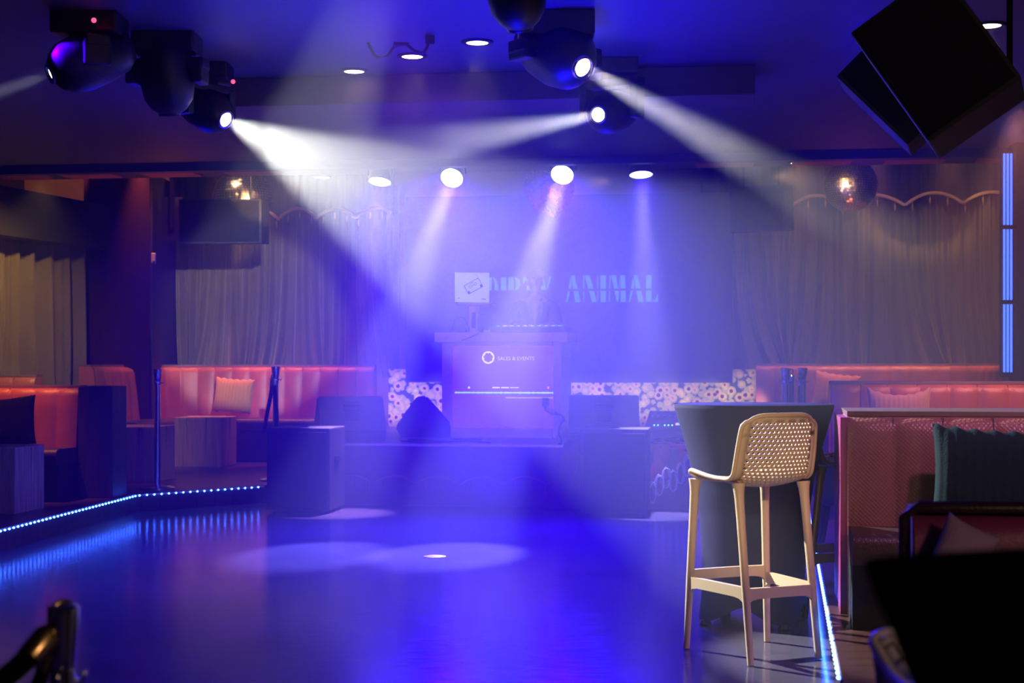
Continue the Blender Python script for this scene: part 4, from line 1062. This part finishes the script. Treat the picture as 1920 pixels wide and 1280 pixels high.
# hung loudspeakers
def pa_speaker(label, c, w, h, d, rot, group='hung loudspeakers', rod=True):
    t = thing('loudspeaker', label, 'speaker', c, 0, group)
    R = rot
    m = MB(); m.box((0,0,0), (w,d,h), R, bevel=.012); m.build('cabinet', black_cab, t)
    m = MB(); m.box(R @ Vector((0,-d/2-.006,0)), (w*.94,.014,h*.92), R, bevel=.004); m.build('grille', grille_m, t)
    if rod:
        top = CEIL if c[1] < 13.5 else 4.2
        m = MB()
        for s in (-1,1):
            q = R @ Vector((s*w*.32,0,h/2)); m.tube([q, (q.x, q.y, top-c[2])], .012, 8)
        m.build('hanging_rod', black_metal, t)
    return t
pa_speaker('wide black loudspeaker hung over the left bench before the mirror ball', W(421,416,16.2), .86, .46, .45, Matrix.Rotation(RZ+.12, 4, 'Z') @ Matrix.Rotation(.06, 4, 'X'))
pa_speaker('black loudspeaker hung over the right bench beside the video wall', W(1428,392,15.6), .56, .46, .45, Matrix.Rotation(RZ-.25, 4, 'Z') @ Matrix.Rotation(.08, 4, 'X'))
pa_speaker('large tilted black loudspeaker near the camera, top right', W(1762,125,6.0), .52, .40, .5, Matrix.Rotation(-.35, 4, 'Z') @ Matrix.Rotation(.98, 4, 'Y'))
pa_speaker('second tilted black loudspeaker behind the nearest one, top right', W(1690,170,7.2), .46, .34, .4, Matrix.Rotation(-.3, 4, 'Z') @ Matrix.Rotation(.80, 4, 'Y'))
br = thing('speaker_bracket', 'dark wall bracket plate with a post beside the left hung loudspeaker', 'bracket', W(323,410,17.3), RZ)
m = MB(); m.box((0,0,0), (.23,.05,.48), bevel=.006); m.build('plate', mat('brown_plate', (.14,.05,.05), .5), br)
m = MB(); m.box((.015,-.05,.18), (.04,.05,.62)); m.build('post', mat('brown_post', (.10,.035,.05), .5), br)
m = MB(); m.box((0,0,0), (.05,.03,.12), bevel=.006); dv = thing('wall_intercom', 'small white device on the dark wall left of the curtain', 'device', W(288,484,17.68), RZ)
m.build('casing', mat('white_casing', (.8,.72,.7), .4), dv); m = MB(); m.box((.01,-.016,-.045), (.025,.012,.025)); m.build('button', plinth_m, dv)

# mirror balls
def mirror_ball(label, c, r, mt, nu=56, nv=36, jit=.10, heart=False, top=4.2):
    t = thing('mirror_ball', label, 'mirror ball', c, .3, 'mirror balls')
    m = MB(); rnd = random.Random(3)
    for j in range(nv):
        p0, p1 = PI*j/nv, PI*(j+1)/nv; k = max(4, int(nu*math.sin((p0+p1)/2)))
        for i in range(k):
            a0, a1 = 2*PI*i/k, 2*PI*(i+1)/k; g = .06
            a0_, a1_ = a0+(a1-a0)*g, a1-(a1-a0)*g; q0, q1 = p0+(p1-p0)*g, p1-(p1-p0)*g
            P = [Vector((math.sin(p)*math.cos(a), math.sin(p)*math.sin(a), math.cos(p)))*r for p, a in ((q0,a0_),(q1,a0_),(q1,a1_),(q0,a1_))]
            cc = sum(P, Vector())/4; ax = Vector((rnd.uniform(-1,1), rnd.uniform(-1,1), rnd.uniform(-1,1))).normalized()
            M = Matrix.Rotation(rnd.gauss(0, jit), 3, ax)
            P = [cc+M @ (p-cc) for p in P]
            if heart: P = [Vector((p.x, p.y, p.z+.55*abs(p.x)-.12*r)) for p in P]
            m.bm.faces.new([m.bm.verts.new(p) for p in P])
    o = m.build('mirror_tiles', mt, t)
    m = MB(); m.sphere((0,0,0), r*.985, 32, 20)
    if heart:
        for v in m.bm.verts: v.co.z += .55*abs(v.co.x)-.12*r
    m.build('core', plinth_m, t, smooth=True)
    m = MB(); m.lathe([(.03,r*.98), (.03,r+.04), (.008,r+.05), (.006,top-c[2])], 12); m.build('hanger', black_metal, t)
    return t
mirror_ball('mirror ball hanging over the right bench', W(1595,347,15.4), .266, mirror_m)
mirror_ball('mirror ball half hidden behind the left hung loudspeaker', W(455,372,16.9), .325, mirror_m)
mirror_ball('red glittering heart-shaped mirror ball over the stage', W(1030,368,16.2), .26, red_mirror, 64, 44, .25, heart=True)

# neon tubes on the right pillar
nt_ = thing('neon_column', 'blue neon tubes running up the right pillar', 'neon light', (GX(1889,12.6), 12.6, 1.22), 0)
for k, px in enumerate((1883, 1889.5, 1896)):
    m = MB(); m.tube([(GX(px,12.6)-GX(1889,12.6), 0, 0), (GX(px,12.6)-GX(1889,12.6), 0, 1.78)], .0095, 10); m.build('neon_tube', neon_blue, nt_, smooth=True)
for zz in (.57, 1.18):
    m = MB(); m.box((.01,0,zz), (.12,.05,.035), bevel=.005); m.build('clamp', black_metal, nt_)
m = MB(); m.box((.0,.04,.89), (.10,.02,1.86)); m.build('backplate', black_metal, nt_)

# ------------------------------------------------------------------ haze and the rest of the light
hm_ = bpy.data.materials.new('stage_haze'); hm_.use_nodes = True
nt = hm_.node_tree; nt.nodes.clear()
vs = nt.nodes.new('ShaderNodeVolumeScatter'); vs.inputs['Color'].default_value = (1,1,1,1); vs.inputs['Density'].default_value = .0112; vs.inputs['Anisotropy'].default_value = .25
out = nt.nodes.new('ShaderNodeOutputMaterial'); nt.links.new(vs.outputs[0], out.inputs['Volume'])
# the smoke thins out toward the bar and toward the left lounge: three overlapping bodies
HZ = (([(-6.0,6.2), (5.6,6.2), (7.0,18.9), (-6.0,19.6)], .010),
      ([(-3.0,7.1), (.2,6.55), (5.5,6.55), (6.95,18.8), (-2.2,19.05)], .011),
      ([(-1.5,8.3), (.6,6.95), (5.4,6.95), (6.9,18.7), (-.6,18.75)], .019))
for k, (poly, dens) in enumerate(HZ):
    hk = hm_.copy(); next(n for n in hk.node_tree.nodes if n.type == 'VOLUME_SCATTER').inputs['Density'].default_value = dens
    hz = MB(); hz.prism(poly, .02+.01*k, 4.15-.01*k)
    tag(hz.build('haze', hk), 'thin smoke haze filling the stage end of the room', 'haze', 'stage haze', 'stuff')

WARM = (1,.27,.05)
# warm downlights over the benches, fixtures not modelled
for x, y, e in ((-4.15,17.55,60), (-3.4,18.08,75), (-2.6,17.97,70), (-1.9,17.87,45)):
    lamp('SPOT', 'bench_spot', (x, y, 3.9), e*5, WARM, None, (0, .02, -1), 42, .9, .06, vol=.3)
lamp('SPOT', 'bench_spot', (-2.9, 17.0, 3.9), 170, WARM, None, (-.02, .16, -1), 40, .9, .06)  # extra lamp added to warm the mustard cushion
lamp('SPOT', 'booth_spot', (-4.35, 12.75, 3.0), 300, WARM, None, (0, .10, -1), 46, .8, .06, vol=.3)
lamp('SPOT', 'booth_spot', (-3.5, 14.9, 3.0), 60, WARM, None, (0, .05, -1), 45, .8, .06, vol=.3)
for x, y, e in ((3.1,16.82,55), (3.9,16.70,65), (4.7,16.6,65), (5.4,16.2,60)):
    lamp('SPOT', 'bench_spot', (x, y, 3.9), e*4.5, (1,.36,.10), None, (0, .02, -1), 44, .9, .06, vol=.3)
lamp('SPOT', 'bench_spot', (3.4, 10.4, 3.0), 260, (1,.34,.30), None, (0, .2, -1), 70, .8, .06, vol=.2)
lamp('SPOT', 'bench_spot', (2.4, 5.6, 3.0), 100, (1,.36,.8), None, (.0, .3, -1), 75, .8, .06, vol=.2)
lamp('SPOT', 'curtain_spot', (-4.3, 14.2, 3.0), 170, (1,.66,.22), None, (-.7, 1.6, -1.5), 75, .8, .06, vol=.1)
lamp('SPOT', 'wall_uplight', (-5.0, 16.6, 3.4), 80, (1,.45,.1), None, (-.2, 1, .3), 110, .9, .06, vol=.1)
for x, e_ in ((-3.2,25), (3.4,70), (5.0,70)):
    lamp('SPOT', 'curtain_spot', (x, back_y(x,15.6), 3.9), e_, (1,.70,.40), None, (0, 2.2, -1.6), 80, .9, .06, vol=.1)
# lamps added to turn the mirror balls golden, no fixtures
for p_, c_ in (((2.3, 13.6, 2.95), W(1595,347,15.4)), ((-1.9, 14.4, 2.95), W(455,372,16.9)), ((.9, 14.4, 3.0), W(1030,368,16.2))):
    lamp('SPOT', 'ball_fill', p_, 450, (1,.62,.25), None, Vector(c_)-Vector(p_), 22, .5, .03)
# low fill lamps added to brighten the printed panel
for x in (-1.35, -.85, .75, 1.25, 1.75, 2.25, 2.72):
    lamp('SPOT', 'panel_fill', (x-.1, back_y(x,16.9), .72), 45, (1,.80,.34), None, (.08, 1.1, .16), 36, .7, .06)
for p_ in ((-3.4, 15.6, 1.9), (3.3, 14.9, 1.9)):
    lamp('SPOT', 'ceiling_fill', p_, 9, (1,.20,.10), None, (0, -.45, 1), 120, .9, .1)  # unseen uplights added to redden the ceiling edge
# violet front wash; the blue lamps are added fill without fixtures
lamp('SPOT', 'blue_wash_fill', (-.1, 7.6, .6), 1300, (.005,.0,1), None, (0, .1, 1), 84, .9, .3, vol=.8)  # bare uplight added over the dance floor to turn the ceiling blue
lamp('SPOT', 'violet_wash', (-.6, 6.0, 2.95), 1900, (.26,.06,1), None, (.35, 9.2, -2.0), 26, .8, .1, vol=.25)
lamp('POINT', 'blue_fill', (-2.4, 10.4, 1.9), 32, (.0,.0,1), None, size=.2, vol=1.0)
lamp('POINT', 'blue_fill', (.6, 10.4, 1.6), 90, (.02,.0,1), None, size=.2, vol=1.0)
lamp('POINT', 'blue_fill', (2.2, 9.6, 2.5), 16, (.0,.0,1), None, size=.2, vol=1.0)
lamp('SPOT', 'blue_wash_fill', (-2.4, 7.9, 2.95), 1100, (.06,.0,1), None, (3.6, -.2, -2.3), 15, .8, .1)  # added to tint the navy table's left flank blue
lamp('SPOT', 'stool_fill', (-.2, -1.2, 2.9), 1000, (1,.72,.42), None, (1.22, 8.0, -2.15), 7, .8, .1)  # narrow fill added behind the camera to warm the ivory stool
# warm front fill added behind the camera, no visible source
lamp('POINT', 'front_fill', (2.6, .6, 2.6), 60, (1,.62,.46), None, size=.25, vol=.0)

wd = bpy.data.worlds.new('World'); scene.world = wd; wd.use_nodes = True
wd.node_tree.nodes['Background'].inputs[0].default_value = (.0,.0,.012,1); wd.node_tree.nodes['Background'].inputs[1].default_value = 1

# ------------------------------------------------------------------ camera and settings
cam = bpy.data.cameras.new('camera'); co = bpy.data.objects.new('camera', cam); COL.objects.link(co)
cam.sensor_width = 36; cam.lens = F/1920*36; co.location = (0,0,H0); co.rotation_euler = (PI/2,0,0)
cam.shift_y = (YH-640)/1920; cam.clip_start = .05; cam.clip_end = 100
cam.dof.use_dof = True; cam.dof.focus_distance = 8.6; cam.dof.aperture_fstop = 4.0
scene.camera = co
vsn = scene.view_settings; vsn.view_transform = 'Standard'; vsn.look = 'None'; vsn.gamma = 1; vsn.use_curve_mapping = False; vsn.exposure = 0.0
cy_ = scene.cycles
cy_.use_adaptive_sampling = True; cy_.adaptive_threshold = .03
cy_.max_bounces = 4; cy_.diffuse_bounces = 2; cy_.glossy_bounces = 2; cy_.volume_bounces = 0; cy_.transparent_max_bounces = 6
cy_.sample_clamp_indirect = 3; cy_.sample_clamp_direct = 0; cy_.use_light_tree = True
cy_.caustics_reflective = False; cy_.caustics_refractive = False; cy_.use_denoising = True
